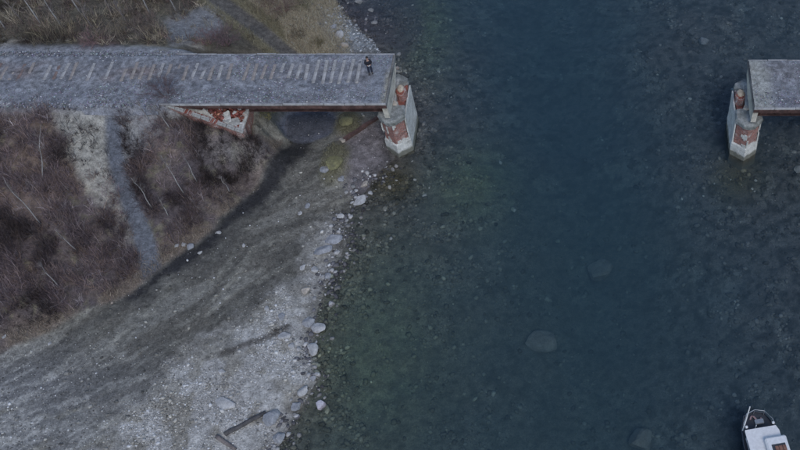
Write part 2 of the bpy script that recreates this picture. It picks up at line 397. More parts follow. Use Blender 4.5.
C = lay(C, pal * .85, (.36, .352, .335)); C = lay(C, pal * sst(.5, .62, n5c) * .7, (.41, .405, .385))
C = lay(C, pal * sst(.50, .62, fbm(GX * .9, GY * .9, 61, 4)) * .6, (.19, .175, .14))
dark = sst(-10, 14, poly_sd(QX, QY, [(110,308),(150,280),(184,252),(216,230),(250,192),(282,150),(300,135),(318,140),(300,165),(262,205),(225,240),(195,266),(150,296)]))
wd_ = sst(-14, 16, poly_sd(QX, QY, [(118,302),(150,276),(184,250),(216,228),(250,190),(282,148),(300,140),(330,138),(318,160),(290,200),(250,240),(200,285),(140,322)]))
C = lay(C, wd_ * .3, (.075, .075, .072))
C = lay(C, (1 - sst(1.5, 4.5, seg_dist(PX + jx * .5, PY + jy * .5, [(222,354),(246,345),(264,338),(286,324)]))) * .75, (.06, .052, .045))
C = lay(C, sst(.05, .75, dark + .8 * (n2 - .5)) * .95, (.024, .024, .027))
C = lay(C, sst(-5, 10, poly_sd(QX, QY, [(340,118),(398,120),(394,162),(362,200),(340,200),(338,170)])) * .8, (.155, .14, .15))
C = lay(C, sst(.5, .65, n2) * sst(-5, 10, poly_sd(QX, QY, [(340,118),(398,120),(394,162),(362,200),(340,200),(338,170)])) * .5, (.24, .22, .23))
# slope
S = np.zeros_like(C); S[:] = (.10, .08, .08)
S = lay(S, sst(.5, .72, n1) * .8, (.19, .145, .12)); S = lay(S, sst(.55, .75, n3) * .6, (.20, .145, .105)); S = lay(S, sst(.52, .35, n3) * .5, (.085, .075, .08))
S = lay(S, sst(.58, .7, n2) * .5, (.16, .15, .09))
S = lay(S, sst(-14, 26, poly_sd(QX, QY, [(200,136),(283,142),(262,170),(230,170),(205,158)])) * .7, (.19, .185, .185))
C = lay(C, m_slope, (0, 0, 0)) + S * m_slope[..., None]
tan = sst(30, 6, d_foot) * m_slope * sst(.35, .6, n1)
C = lay(C, tan * .8, (.185, .15, .12))
C = lay(C, m_scree * m_slope * .9, (.34, .33, .29)); C = lay(C, m_scree2 * m_slope * .7, (.25, .255, .26))
C = lay(C, m_path * m_slope, (.125, .135, .155))
# north of the line
n5p = fbm(GX * .35, GY * .8, 97, 4)
Nn = np.zeros_like(C); Nn[:] = (.10, .088, .068)
Nn = lay(Nn, sst(.5, .7, n1) * .7, (.155, .142, .10)); Nn = lay(Nn, sst(.5, .3, n3) * .7, (.07, .06, .055))
Nn = lay(Nn, sst(-8, 8, poly_sd(QX, QY, [(235,-10),(330,-10),(345,20),(352,54),(285,54),(255,20)])), (.30, .26, .185))
Nn = lay(Nn, sst(.45, .6, n1) * sst(-8, 8, poly_sd(QX, QY, [(235,-10),(330,-10),(345,20),(352,54),(285,54),(255,20)])) * .7, (.16, .13, .09))
Nn = lay(Nn, sst(-8, 6, poly_sd(QX, QY, [(322,12),(342,10),(382,52),(345,52),(328,30)])), (.27, .285, .29))
ROAD = [(190,-30),(213,-2),(232,10),(258,28),(292,56),(300,80)]
dr = seg_dist(PX + jx * .2, PY + jy * .2, ROAD)
Nn = lay(Nn, (1 - sst(10, 17, dr)) * (PX < 290), (.19, .172, .115))
Nn = lay(Nn, 1 - sst(5, 9, dr), (.105, .098, .088))
Nn = lay(Nn, sst(-6, 6, poly_sd(QX, QY, [(165,22),(205,8),(225,22),(215,40),(165,45)])) * .8, (.22, .225, .235))
Nn = lay(Nn, sst(-5, 5, poly_sd(PX + jx * .6, PY + jy * .4, [(-100,40),(80,38),(105,44),(158,40),(200,46),(200,54),(-100,54)]) + 8 * (n1 - .5)) * sst(.38, .55, n5p), (.33, .305, .26))
Nn = lay(Nn, sst(-5, 5, poly_sd(PX + jx * .6, PY + jy * .4, [(75,40),(115,36),(118,50),(80,50)])) * .9, (.15, .10, .09))
mn = sst(55.4, 56.0, GY) * land
C = C * (1 - mn[..., None]) + Nn * mn[..., None]
emm = em * (1 - sst(.62, .75, n1) * .6)
C = lay(C, emm, (.23, .235, .25))
C = lay(C, sst(1.15, .9, _q), (.12, .13, .16))
def moss(px, py, rx, ry):
    global C
    c = at(px, py, .9)
    C = lay(C, sst(1.5, .6, np.hypot((GX - c.x) / rx, (GY - c.y) / ry) + .6 * (n2 - .5)), (.155, .147, .10))
moss(335, 162, 1.0, 1.9); moss(347, 121, 1.0, 1.6)
# under water
B = np.zeros_like(C); B[:] = (.165, .155, .155)
B = lay(B, sst(.5, .68, n1) * .6, (.27, .26, .25)); B = lay(B, sst(.52, .34, n2) * .8, (.07, .068, .07))
grn = np.maximum(np.maximum(.7 * np.exp(-((PX - 375) / 70) ** 2 - ((PY - 360) / 100) ** 2), .9 * np.exp(-((PX - 475) / 45) ** 2 - ((PY - 185) / 40) ** 2)), .8 * np.exp(-((PX - 425) / 30) ** 2 - ((PY - 30) / 50) ** 2))
B = lay(B, .55 * sst(120, 260, PY) * sst(760, 560, PX), (.15, .165, .125))
B = lay(B, grn * (.6 + .4 * sst(.35, .6, n2)), (.19, .235, .14))
B *= .8
B = lay(B, sst(1, 0, np.hypot((PX - 395) / 42, (PY - 182) / 32)) * .8, (.10, .085, .04))  # dark reflection of left pier and deck, painted into the bed colour
B = lay(B, sst(1, 0, np.hypot((PX - 735) / 45, (PY - 180) / 40)) * .8, (.10, .085, .04))  # right pier's dark reflection, likewise painted into the bed
B = lay(B, sst(-6, 10, poly_sd(QX, QY, [(335,-40),(420,-40),(425,40),(400,60),(378,48),(343,15)])) * .7, (.085, .078, .09))
wet = sst(.06, -.10, GZ + .12 * (n2 - .5))
C = C * (1 - wet[..., None]) + B * wet[..., None]
C *= (0.82 + 0.36 * n2)[..., None]
# damp rim just above the water
rim = sst(.32, .06, GZ) * (1 - wet) * sst(0, 1, 1 - pal * .5)
C *= (1 - .35 * rim)[..., None]
idx = np.arange(NX * NY).reshape(NY, NX)
F = np.stack([idx[:-1, :-1], idx[:-1, 1:], idx[1:, 1:], idx[1:, :-1]], -1).reshape(-1, 4)
# apron: the sheet runs on beyond the picture
V = np.stack([GX, GY, GZ], -1).reshape(-1, 3)
ring = np.concatenate([idx[0, :], idx[1:, -1], idx[-1, -2::-1], idx[-2:0:-1, 0]])
cen = np.array([(X0 + X1) / 2, (Y0 + Y1) / 2])
extraV, extraF, extraC = [], [], []
base = len(V); prev = ring
for kk, sc in enumerate((1.4, 2.2, 6.0)):
    q = V[ring].copy(); q[:, :2] = cen + (q[:, :2] - cen) * sc
    q[:, 2] = np.where(q[:, 2] > 0, q[:, 2], q[:, 2])
    extraV.append(q); extraC.append(C.reshape(-1, 3)[ring])
    cur = np.arange(len(ring)) + base; base += len(ring)
    extraF.append(np.stack([np.roll(prev, -1), prev, cur, np.roll(cur, -1)], -1)); prev = cur
V = np.concatenate([V] + extraV); Call = np.concatenate([C.reshape(-1, 3)] + extraC); F = np.concatenate([F] + extraF)
M['ground'] = mat_col('ground', 0.92, [2.5, 9.0], 0.05, (0.66, 1.32), 0.25)
tag(mesh_np('ground', V, F, M['ground'], Call, True), kind='structure')

# the river: closed body of water, surface at level 0
bm = bmesh.new(); add_box(bm, (-20, 50, -6), (560, 480, 12)); tag(bm_obj('river_water', bm, M['water']), kind='structure')
pc = at(308, 124, .3)
bm = bmesh.new()
c0 = None
ringv = [bm.verts.new((pc.x + (1.95 + .35 * math.sin(3 * a + 1)) * math.cos(a), pc.y + (1.6 + .3 * math.sin(2 * a)) * math.sin(a), .33)) for a in [i * math.pi / 14 for i in range(28)]]
bm.faces.new(ringv); tag(bm_obj('puddle', bm, M['puddle']), kind='structure')

# ------------------------------------------------------------------ stones: generic scatter
_t = (1 + 5 ** .5) / 2
ICO_V = np.array([(-1,_t,0),(1,_t,0),(-1,-_t,0),(1,-_t,0),(0,-1,_t),(0,1,_t),(0,-1,-_t),(0,1,-_t),(_t,0,-1),(_t,0,1),(-_t,0,-1),(-_t,0,1)], float); ICO_V /= np.linalg.norm(ICO_V[0])
ICO_F = np.array([(0,11,5),(0,5,1),(0,1,7),(0,7,10),(0,10,11),(1,5,9),(5,11,4),(11,10,2),(10,7,6),(7,1,8),(3,9,4),(3,4,2),(3,2,6),(3,6,8),(3,8,9),(4,9,5),(2,4,11),(6,2,10),(8,6,7),(9,8,1)])
def stones(name, pos, size, col, label, cat, parent=None, flat=.6, mat='stone'):
    k = len(pos)
    v = ICO_V[None] * (1 + .28 * (RNG.random((k, 12, 1)) - .5) * 2) * (size[:, None, None] * np.stack([1 + .5 * RNG.random(k), .8 + .3 * RNG.random(k), flat * (.7 + .6 * RNG.random(k))], -1)[:, None, :])
    a = RNG.random(k) * 2 * np.pi; ca, sa = np.cos(a)[:, None], np.sin(a)[:, None]
    x = v[..., 0] * ca - v[..., 1] * sa; y = v[..., 0] * sa + v[..., 1] * ca
    v = np.stack([x, y, v[..., 2]], -1) + pos[:, None, :]
    f = (ICO_F[None] + (np.arange(k) * 12)[:, None, None]).reshape(-1, 3)
    o = mesh_np(name, v.reshape(-1, 3), f, M[mat], np.repeat(col, 12, axis=0), False, parent)
    tag(o, kind='stuff')
    if parent is None: tag(o, label, cat)
    return o
def pick(weight, k):
    w = weight.ravel().astype(float).copy(); w[w < 0] = 0; w /= w.sum()
    i = RNG.choice(w.size, k, p=w)
    x = GX.ravel()[i] + (RNG.random(k) - .5) * ST * 1.3; y = GY.ravel()[i] + (RNG.random(k) - .5) * ST * 1.3
    return x, y, i
n5_ = fbm(GX * .8, GY * .8, 95, 4)
inv = ((PX > -40) & (PX < 840) & (PY > -40) & (PY < 490)).astype(float)
onbar = inv * (GZ > .02) * (1 - m_slope) * (1 - mn) * (1 - np.clip(em * 3, 0, 1))
def tone(k, base, spread, pale=.03):
    t = np.exp(RNG.normal(0, spread, (k, 1))); c = np.array(base)[None] * t * (1 + .08 * RNG.normal(0, 1, (k, 3)))
    c[RNG.random(k) < pale] = (.55, .545, .535); return np.clip(c, .02, .62)
k = 20000
x, y, i = pick(onbar * (.12 + 1.3 * pal * sst(.35, .6, n1) + .25 * lw), k); s = .022 + .05 * RNG.random(k) ** 4 + (RNG.random(k) < .012) * .09
cc = C.reshape(-1, 3)[i] * np.exp(RNG.normal(.10, .42, (k, 1))); cc[RNG.random(k) < .035] = (.55, .55, .55)
stones('gravel_stones', np.stack([x, y, H(x, y) + s * .15], -1), s, np.clip(cc, .02, .6), 'pale loose gravel stones strewn over the river bar', 'gravel')
k = 21000
shal = inv * (GZ < -.02) * np.exp(GZ / 1.5) * (.12 + sst(.42, .62, n1))
x, y, i = pick(shal, k); s = .045 + .17 * RNG.random(k) ** 5
cc = C.reshape(-1, 3)[i] * np.exp(RNG.normal(.08, .34, (k, 1)))
cc[(RNG.random(k) < .02) & (PY.ravel()[i] < 250)] = (.5, .5, .48)
stones('riverbed_stones', np.stack([x, y, H(x, y) + s * .2], -1), s, np.clip(cc, .03, .55), 'cobbles and pebbles lying on the river bed seen through water', 'stones')

k = 800
shr = inv * np.exp(-(sd_shore / 11) ** 2) * (GZ > -.35) * (GZ < .5) * (PY > 165) * (.2 + sst(.42, .6, n5_))
x, y, i = pick(shr, k); s = .05 + .16 * RNG.random(k) ** 3
cc = np.where(RNG.random((k, 1)) < .55, np.array([[.10, .098, .105]]), np.array([[.33, .325, .32]])) * np.exp(RNG.normal(0, .3, (k, 1)))
stones('shore_rubble', np.stack([x, y, H(x, y) + s * .1], -1), s, np.clip(cc, .03, .55), 'mixed dark and pale rubble lining the water edge of the bar', 'rubble')
k = 650
shr = inv * mn * sst(-6, 8, poly_sd(QX, QY, [(318,6),(345,4),(388,54),(345,54),(328,30)]))
x, y, i = pick(shr, k); s = .04 + .13 * RNG.random(k) ** 3
cc = np.array([[.26, .27, .28]]) * np.exp(RNG.normal(0, .45, (k, 1)))
stones('shore_rubble', np.stack([x, y, H(x, y) + s * .1], -1), s, np.clip(cc, .03, .55), 'grey rubble on the rocky shore behind the left span', 'rubble')
# ------------------------------------------------------------------ bridge: spans
def ballast_sheet(name, x0, x1, y0, y1, z, parent, fall=None, endcol=None, st=.14):
    xs = np.arange(x0, x1 + st / 2, st); ys = np.linspace(y0, y1, int((y1 - y0) / st) + 1)
    X, Y = np.meshgrid(xs, ys); ny, nx = X.shape
    Z = z + .07 * (fbm(X * 3, Y * 3, 71, 3) - .5) + .10 * (fbm(X * .7, Y * .7, 73, 3) - .5)
    Z += .035 * np.exp(-((Y - 53.25) / 1.9) ** 4)
    if fall: Z -= np.maximum(0, fall - np.minimum(Y - y0, y1 - Y) + .5 * (fbm(X * .5, Y * .5, 75, 3) - .5)) * .5
    else: Z -= .05 * (np.minimum(Y - y0, y1 - Y) < st * .9)
    c = np.zeros((ny, nx, 3)); c[:] = (.205, .212, .23)
    q = fbm(X * .5, Y * .5, 77, 4); c = lay(c, sst(.5, .7, q) * .6, (.27, .275, .29)); c = lay(c, sst(.48, .3, q) * .6, (.14, .145, .165))
    ctr = np.exp(-((Y - 53.25) / 1.15) ** 4)
    c = lay(c, ctr * .5, (.17, .165, .17))
    br = sst(.53, .63, fbm(X * .22 + 3, Y * .3, 79, 3)) * ctr * (X < -33)
    c = lay(c, br * .55, (.19, .145, .13))
    q2 = fbm(X * 3.1, Y * 3.1, 81, 3); c *= (.5 + 1.0 * q2)[..., None]
    if endcol is not None: c = endcol(X, Y, c)
    id_ = np.arange(nx * ny).reshape(ny, nx)
    f = np.stack([id_[:-1, :-1], id_[:-1, 1:], id_[1:, 1:], id_[1:, :-1]], -1).reshape(-1, 4)
    return mesh_np(name, np.stack([X, Y, Z], -1).reshape(-1, 3), f, M['ballast'], c.reshape(-1, 3), False, parent), (lambda a, b: z)
SL_ME = []
for kk in range(5):
    bm = bmesh.new(); add_box(bm, (0, 0, 0), (.25, 2.55, .16), bevel=.02)
    for v in bm.verts: v.co += Vector((random.uniform(-.012, .012), random.uniform(-.05, .05), random.uniform(-.01, .01)))
    me = bpy.data.meshes.new('sleeper'); bm.to_mesh(me); bm.free(); me.materials.append(M[('sleeper', 'sleeper', 'sleeper', 'sleeper_brown', 'sleeper_tan')[kk]]); SL_ME.append(me)
def sleeper(x, parent, sink, brown=False):
    me = SL_ME[3] if brown else (SL_ME[4] if x < -24 and random.random() < .55 else SL_ME[random.randrange(3)])
    o = bpy.data.objects.new('sleeper', me)
    o.location = Vector((x + random.uniform(-.04, .04), 53.25 + random.uniform(-.08, .08), 6.5 + sink))
    o.rotation_euler = (random.uniform(-.035, .035), random.uniform(-.05, .05), random.uniform(-.05, .05))
    if x < -22.5: o.scale.y = random.uniform(.58, .80); o.location.y += random.uniform(-.10, .10)
    return link(o, parent)
def girder_bm(x0, x1, y, ztop, depth):
    bm = bmesh.new(); L = x1 - x0; cx = (x0 + x1) / 2
    add_box(bm, (cx, y, ztop - depth / 2), (L, .03, depth - .06)); add_box(bm, (cx, y, ztop - .02), (L, .36, .04)); add_box(bm, (cx, y, ztop - depth + .02), (L, .40, .04))
    k = x0 + .3
    while k < x1:
        add_box(bm, (k, y, ztop - depth / 2), (.025, .28, depth - .10)); k += 1.2
    return bm
def span(name, x0, x1, y0, y1, label, end_x, far_x, endcol=None):
    r = empty(name, ((x0 + x1) / 2, (y0 + y1) / 2, 4.55)); inv_ = Matrix.Translation(-r.location)
    ch = []
    bm = bmesh.new(); add_box(bm, ((x0 + x1) / 2, (y0 + y1) / 2, 6.2), (x1 - x0, y1 - y0 - .1, .34)); ch.append(bm_obj('deck_slab', bm, M['slab_under']))
    for yy in (y0 + 1.15, y1 - 1.15): ch.append(bm_obj('girder', girder_bm(x0 + .5, x1 - .5, yy, 6.02, 1.40), M['rust']))
    for yy, sg in ((y0 + .06, -1), (y1 - .06, 1)):
        bm = bmesh.new()
        nseg = max(3, int((x1 - x0) / 1.5)); L = (x1 - x0) / nseg
        for q in range(nseg):
            add_box(bm, (x0 + (q + .5) * L, yy + sg * .05 + random.uniform(-.02, .02), (6.43 if sg < 0 else 6.39) + random.uniform(-.03, .015)), (L - .02 - random.random() * .03, .12, .18), bevel=.015)
        ch.append(bm_obj('kerb', bm, M['curb']))
        bm = bmesh.new(); add_box(bm, ((x0 + x1) / 2, yy + sg * .06, 6.18), (x1 - x0, .05, .28)); add_box(bm, ((x0 + x1) / 2, yy + sg * .01, 6.03), (x1 - x0, .16, .03))
        k = x0 + .4
        while k < x1:
            add_box(bm, (k, yy + sg * .095, 6.18), (.05, .05, .25)); k += 1.1
        ch.append(bm_obj('edge_beam', bm, M['rust']))
    s = 1 if end_x > far_x else -1
    bm = bmesh.new()
    # end wall: concrete diaphragm, rough lower edge
    ys = np.linspace(y0 + .15, y1 - .15, 22); top = [bm.verts.new((end_x + s * .02, q, 6.36)) for q in ys]
    bot = [bm.verts.new((end_x + s * (.05 + .05 * random.random()), q, 4.62 + .25 * float(fbm(q * 1.1, 3., 5)) + 1.0 * max(0, (q - (y0 + y1) / 2 - .3)) / 2.4)) for q in ys]
    mid = [bm.verts.new((end_x + s * .03 * random.random() + s * .03, q, 5.6)) for q in ys]
    for a in range(21):
        bm.faces.new((top[a], top[a + 1], mid[a + 1], mid[a])); bm.faces.new((mid[a], mid[a + 1], bot[a + 1], bot[a]))
    ew = bm_obj('end_wall', bm, M['concrete_cream']); so = ew.modifiers.new('thickness', 'SOLIDIFY'); so.thickness = .4; so.offset = 0
    ew.location.x = -s * .25; ch.append(ew)
    bo, _ = ballast_sheet('ballast', x0 + .06, x1 - .06, y0 + .10, y1 - .10, 6.5, None, None, endcol); bo['kind'] = 'stuff'; ch.append(bo)
    for o in ch:
        o.parent = r; o.matrix_parent_inverse = inv_
    tag(r, label, 'bridge', 'broken bridge spans')
    return r, inv_
def endL(X, Y, c):
    c = lay(c, sst(-18.2, -17.7, X + .5 * (fbm(X, Y, 5) - .5)) * .75, (.21, .225, .25)); return lay(c, sst(-17.0, -16.6, X + .4 * (fbm(X * 2, Y * 2, 6) - .5)) * sst(54.5, 52, Y) * .8, (.30, .28, .22))
def endR(X, Y, c):
    return lay(c, sst(13.9, 12.4, X + 1.2 * (fbm(X, Y, 7) - .5)) * .75, (.33, .335, .30))
sp1, inv1 = span('bridge_span', -33.8, -16.4, 49.8, 55.3, 'long ballasted bridge span with sleepers, running from the embankment to the left pier', -16.4, -33.8, endL)
sp2, inv2 = span('bridge_span', 11.75, 34.0, 49.35, 54.6, 'short stub of ballasted bridge deck at the right edge, resting on the right pier', 11.75, 34.0, endR)
xx = -18.95
while xx > -33.4:
    if not (-25.0 < xx < -24.4 or -28.9 < xx < -28.3):
        o = sleeper(xx, sp1, random.uniform(-.02, .02) + (.005 if xx > -23 else -.02)); o.matrix_parent_inverse = inv1
    xx -= .68
# track on the embankment
tb = ballast_sheet('track_bed', -76, -33.7, 49.0, 55.75, 6.5, None, .8)[0]; tag(tb, kind='structure')
while xx > -66:
    if random.random() > .14:
        sleeper(xx, tb, random.uniform(-.04, .0), random.random() < (.22 if -55 < xx < -42 else .08))
    xx -= .68
# loose ballast stones proud of the sheet
k = 5200
bx = RNG.uniform(-33.6, -16.6, k); by = RNG.uniform(50.0, 55.1, k); s = .035 + .03 * RNG.random(k)
o = stones('ballast_stones', np.stack([bx, by, 6.5 + .0 * bx], -1), s, tone(k, (.20, .205, .225), .35, .02), '', '', sp1); o.matrix_parent_inverse = inv1
k = 2400
bx = RNG.uniform(12.0, 26, k); by = RNG.uniform(49.6, 54.4, k); s = .035 + .03 * RNG.random(k)
o = stones('ballast_stones', np.stack([bx, by, 6.5 + .0 * bx], -1), s, tone(k, (.20, .205, .225), .35, .02), '', '', sp2); o.matrix_parent_inverse = inv2
k = 9000
bx = RNG.uniform(-68, -33.8, k); by = RNG.uniform(49.4, 55.6, k); s = .035 + .035 * RNG.random(k)
o = stones('ballast_stones', np.stack([bx, by, 6.49 + .0 * bx], -1), s, tone(k, (.20, .205, .225), .35, .03), '', '', tb)
# dark tuft of burnt debris on the ballast
# ------------------------------------------------------------------ piers
def loft(plan, levels, seg=.3, jit=.02, cap=True):
    """plan(scale)-> closed list of corner points; levels [(z, grow)] -> rough masonry with wall coordinates"""
    V_, F_, U_ = [], [], []
    rings = []
    zs = []
    for (za, ga), (zb, gb) in zip(levels[:-1], levels[1:]):
        m_ = max(1, int(abs(zb - za) / seg))
        for q in range(m_): zs.append((za + (zb - za) * q / m_, ga + (gb - ga) * q / m_))
    zs.append(levels[-1])
    for li, (z, g) in enumerate(zs):
        pts = plan(g); ring_ = []; per = 0
        for a in range(len(pts)):
            p0 = np.array(pts[a]); p1 = np.array(pts[(a + 1) % len(pts)]); L = np.linalg.norm(p1 - p0)
            base0 = np.array(plan(0)[a]); base1 = np.array(plan(0)[(a + 1) % len(pts)]); m_ = max(1, int(np.linalg.norm(base1 - base0) / seg))
            for q in range(m_):
                p = p0 + (p1 - p0) * q / m_
                ring_.append(len(V_)); V_.append((p[0] + random.uniform(-jit, jit), p[1] + random.uniform(-jit, jit), z + (random.uniform(-jit, jit) if 0 < li < len(zs) - 1 else 0))); U_.append((per + L * q / m_, z, 0))
            per += L
        rings.append(ring_)
    for r0, r1 in zip(rings[:-1], rings[1:]):
        m_ = len(r0)
        for q in range(m_): F_.append((r0[q], r0[(q + 1) % m_], r1[(q + 1) % m_], r1[q]))
    top = rings[-1]
    if cap:
        c = np.mean([V_[q] for q in top], axis=0); ci = len(V_); V_.append(tuple(c)); U_.append((0, c[2], 0))
        for q in range(len(top)): F_.append((top[q], top[(q + 1) % len(top)], ci, ci))
    return V_, F_, U_
def loft_obj(name, plan, levels, mat, parent, seg=.3, jit=.02):
    V_, F_, U_ = loft(plan, levels, seg, jit)
    me = bpy.data.meshes.new(name); me.from_pydata(V_, [], [f if f[2] != f[3] else f[:3] for f in F_]); me.update()
    a = me.attributes.new('wall', 'FLOAT_VECTOR', 'POINT'); a.data.foreach_set('vector', np.array(U_, np.float32).ravel())
    me.materials.append(M[mat]); return link(bpy.data.objects.new(name, me), parent)
def skin_panel(name, p0, p1, z0, z1, keep, parent, mat, off=.05, cell=.13):
    """broken sheet of render still clinging to a face from p0 to p1"""
    p0 = Vector(p0); p1 = Vector(p1); L = (p1 - p0).length; d = (p1 - p0) / L; nrm = Vector((d.y, -d.x, 0))
    nu, nv = max(2, int(L / cell)), max(2, int((z1 - z0) / cell))
    cells = {(i, j) for i in range(nu) for j in range(nv) if keep((i + .5) / nu, (j + .5) / nv)}
    while cells:
        todo = [cells.pop()]; comp = []
        while todo:
            c = todo.pop(); comp.append(c)
            for d_ in ((1, 0), (-1, 0), (0, 1), (0, -1)):
                e = (c[0] + d_[0], c[1] + d_[1])
                if e in cells: cells.remove(e); todo.append(e)
        if len(comp) > 3: skin_piece(name, comp, p0, d, L, nrm, nu, nv, z0, z1, parent, mat, off)
def skin_piece(name, comp, p0, d, L, nrm, nu, nv, z0, z1, parent, mat, off):
    bm = bmesh.new(); vs = {}
    def v(i, j):
        if (i, j) not in vs:
            q = p0 + d * (L * i / nu); q = q + nrm * (off + random.uniform(-.008, .008)); vs[i, j] = bm.verts.new((q.x, q.y, z0 + (z1 - z0) * j / nv))
        return vs[i, j]
    for i, j in comp: bm.faces.new((v(i, j), v(i + 1, j), v(i + 1, j + 1), v(i, j + 1)))
    o = bm_obj(name, bm, M[mat], parent); s = o.modifiers.new('thickness', 'SOLIDIFY'); s.thickness = off + .02; s.offset = 0
    return o
def pier(cx, y_s, y_n, rs, zb, label):
    """rs=+1: the river lies to +x"""
    cy = (y_s + y_n) / 2; L = (y_n - y_s) / 2
    r = empty('bridge_pier', (cx, cy, zb)); tag(r, label, 'bridge pier', 'bridge piers')
    hw = 1.0
    def hexp(l, w, nose, oy=0):
        return lambda g: [(-w - g, oy - l + nose), (0, oy - l - g * 1.2), (w + g, oy - l + nose), (w + g, oy + l - nose), (0, oy + l + g * 1.2), (-w - g, oy + l - nose)]
    Z = -zb
    loft_obj('concrete_base', hexp(L - .3, hw, .70), [(Z - 1.6 , .12), (Z + 1.35, .06), (Z + 1.45, -.06)], 'pier_base', r, .3, .025)
    # brick body
    loft_obj('brick_body', hexp(L - .36, hw - .10, .66), [(Z + 1.3, .0), (Z + 3.95, -.05)], 'brick', r, .25, .03)
    # south cap stone, proud of the brick nose
    def capp(g):
        y = -L + .14
        return [(-hw - .02 - g, y + .72), (-.45, y + .12 - g), (0, y - .02 - g), (.45, y + .12 - g), (hw + .02 + g, y + .72), (hw - .05 + g, y + 1.75 + g), (-hw + .05 - g, y + 1.75 + g)]
    loft_obj('cap_stone', capp, [(Z + 3.85, .0), (Z + 4.25, .05), (Z + 4.45, -.04)], 'concrete_cap', r, .25, .025)
    # bearing shelf on the landward side
    bm = bmesh.new(); add_box(bm, (-rs * .35, .55, Z + 4.2), (1.1, 3.0, .52), bevel=.04); bm_obj('bearing_shelf', bm, M['concrete'], r)
    # broken brick stump with a rounded mortar crown on the river side
    def stump(g):
        return [(rs * .52 + (.42 + g) * math.cos(a), .55 + (.62 + g) * math.sin(a)) for a in [q * math.pi / 5 for q in range(10)]]
    loft_obj('brick_stump', stump, [(Z + 3.9, .05), (Z + 4.55, .0), (Z + 4.66, -.14)], 'brick', r, .25, .04)
    def crown(g): return [(rs * .52 + (.24 + g) * math.cos(a), .65 + (.34 + g) * math.sin(a)) for a in [q * math.pi / 5 for q in range(10)]]
    loft_obj('mortar_crown', crown, [(Z + 4.6, .06), (Z + 4.78, .02), (Z + 4.92, -.12)], 'mortar', r, .2, .03)
    loft_obj('rubble_block', lambda g: [(rs * .15 + (.3 + g) * math.cos(a + .4), -.75 + (.28 + g) * math.sin(a + .4)) for a in [q * math.pi / 3 for q in range(6)]], [(Z + 4.2, .05), (Z + 4.62, -.08)], 'rockwarm', r, .2, .05)
    loft_obj('north_nose', hexp(.75, hw - .12, .6, L - .75), [(Z + 3.9, .0), (Z + 4.35, -.06)], 'concrete_cap', r, .25, .03)
    # render clinging to the long faces and, in patches, the noses
    sd = random.randrange(1000)
    w = hw - .10; l = L - .36
    for sx in (-1, 1):
        river = sx == rs
        a, b = ((sx * w, -l + .66, 0), (sx * w, l - .66, 0)) if sx > 0 else ((sx * w, l - .66, 0), (sx * w, -l + .66, 0))
        def keep(u, v, sx=sx, river=river):
            s_ = u if sx > 0 else 1 - u                     # 0 at the south end
            return (.5 * float(fbm(s_ * 5 + sd, v * 4, 3)) + .5 > .62 - .45 * min(1, s_ * 5)) if river else float(fbm(s_ * 4 + sd, v * 4, 6)) > .47
        skin_panel('render_coat', a, b, Z + 1.35, Z + 3.95, keep, r, 'concrete_pale', .09)
        a, b = ((0, -l, 0), (sx * w, -l + .66, 0)) if sx > 0 else ((sx * w, -l + .66, 0), (0, -l, 0))
        def keep2(u, v, sx=sx):
            return float(fbm(u * 2.2 + sd + sx * 9, v * 3.0, 8)) > (.66 if v > .16 else .50)
        skin_panel('render_patch', a, b, Z + 1.35, Z + 3.85, keep2, r, 'concrete_pale', .05)
    return r
M['mortar'] = mat_noise('mortar', (0.34, 0.27, 0.20), (0.58, 0.50, 0.40), 2.5, 0.9, 0.02)
pier(-16.5, 49.75, 55.3, 1, 0.0, 'left brick and concrete bridge pier standing at the gravel shore')
pier(11.75, 49.35, 54.7, -1, 0.0, 'right brick and concrete bridge pier standing in the water')

# ------------------------------------------------------------------ abutment with splayed wing wall
ab = empty('abutment', (-30, 50, 2.0)); tag(ab, 'broken brick abutment with white coped wing wall under the left span', 'abutment')
AI = Matrix.Translation((30, -50, -2.0))
def abp(o): o.parent = ab; o.matrix_parent_inverse = AI; return o
SE = Vector((-27.65, 48.55, 4.5)); WE = Vector((-33.3, 49.75, 6.25)); NE = Vector((-27.65, 55.2, 4.5))
def wall_prism(name, a, b, zb, th, mat, side):
    d = Vector((b.x - a.x, b.y - a.y, 0)); L = d.length; d /= L; nn = Vector((d.y, -d.x, 0)) * side * th
    Vv, Ff, Uu = [], [], []; m_ = int(L / .3)
    for i in range(m_ + 1):
        t = i / m_; p = a + (b - a) * t
        for (q, z) in ((p, zb), (p, p.z), (p + nn, p.z), (p + nn, zb)):
            Vv.append((q.x + random.uniform(-.02, .02), q.y + random.uniform(-.02, .02), z)); Uu.append((L * t, z, 0))
    for i in range(m_):
        for k in range(4):
            a0 = i * 4 + k; a1 = i * 4 + (k + 1) % 4; Ff.append((a0, a1, a1 + 4, a0 + 4))
    Ff.append((0, 1, 2, 3)); e = m_ * 4; Ff.append((e, e + 1, e + 2, e + 3))
    me = bpy.data.meshes.new(name); me.from_pydata(Vv, [], Ff); at_ = me.attributes.new('wall', 'FLOAT_VECTOR', 'POINT'); at_.data.foreach_set('vector', np.array(Uu, np.float32).ravel())
    me.materials.append(M[mat]); return abp(link(bpy.data.objects.new(name, me)))
wall_prism('wing_wall', SE, WE, .2, .45, 'brick', 1)
wall_prism('breast_wall', SE + Vector((0, .03, 0)), NE, .2, .5, 'brick', -1)
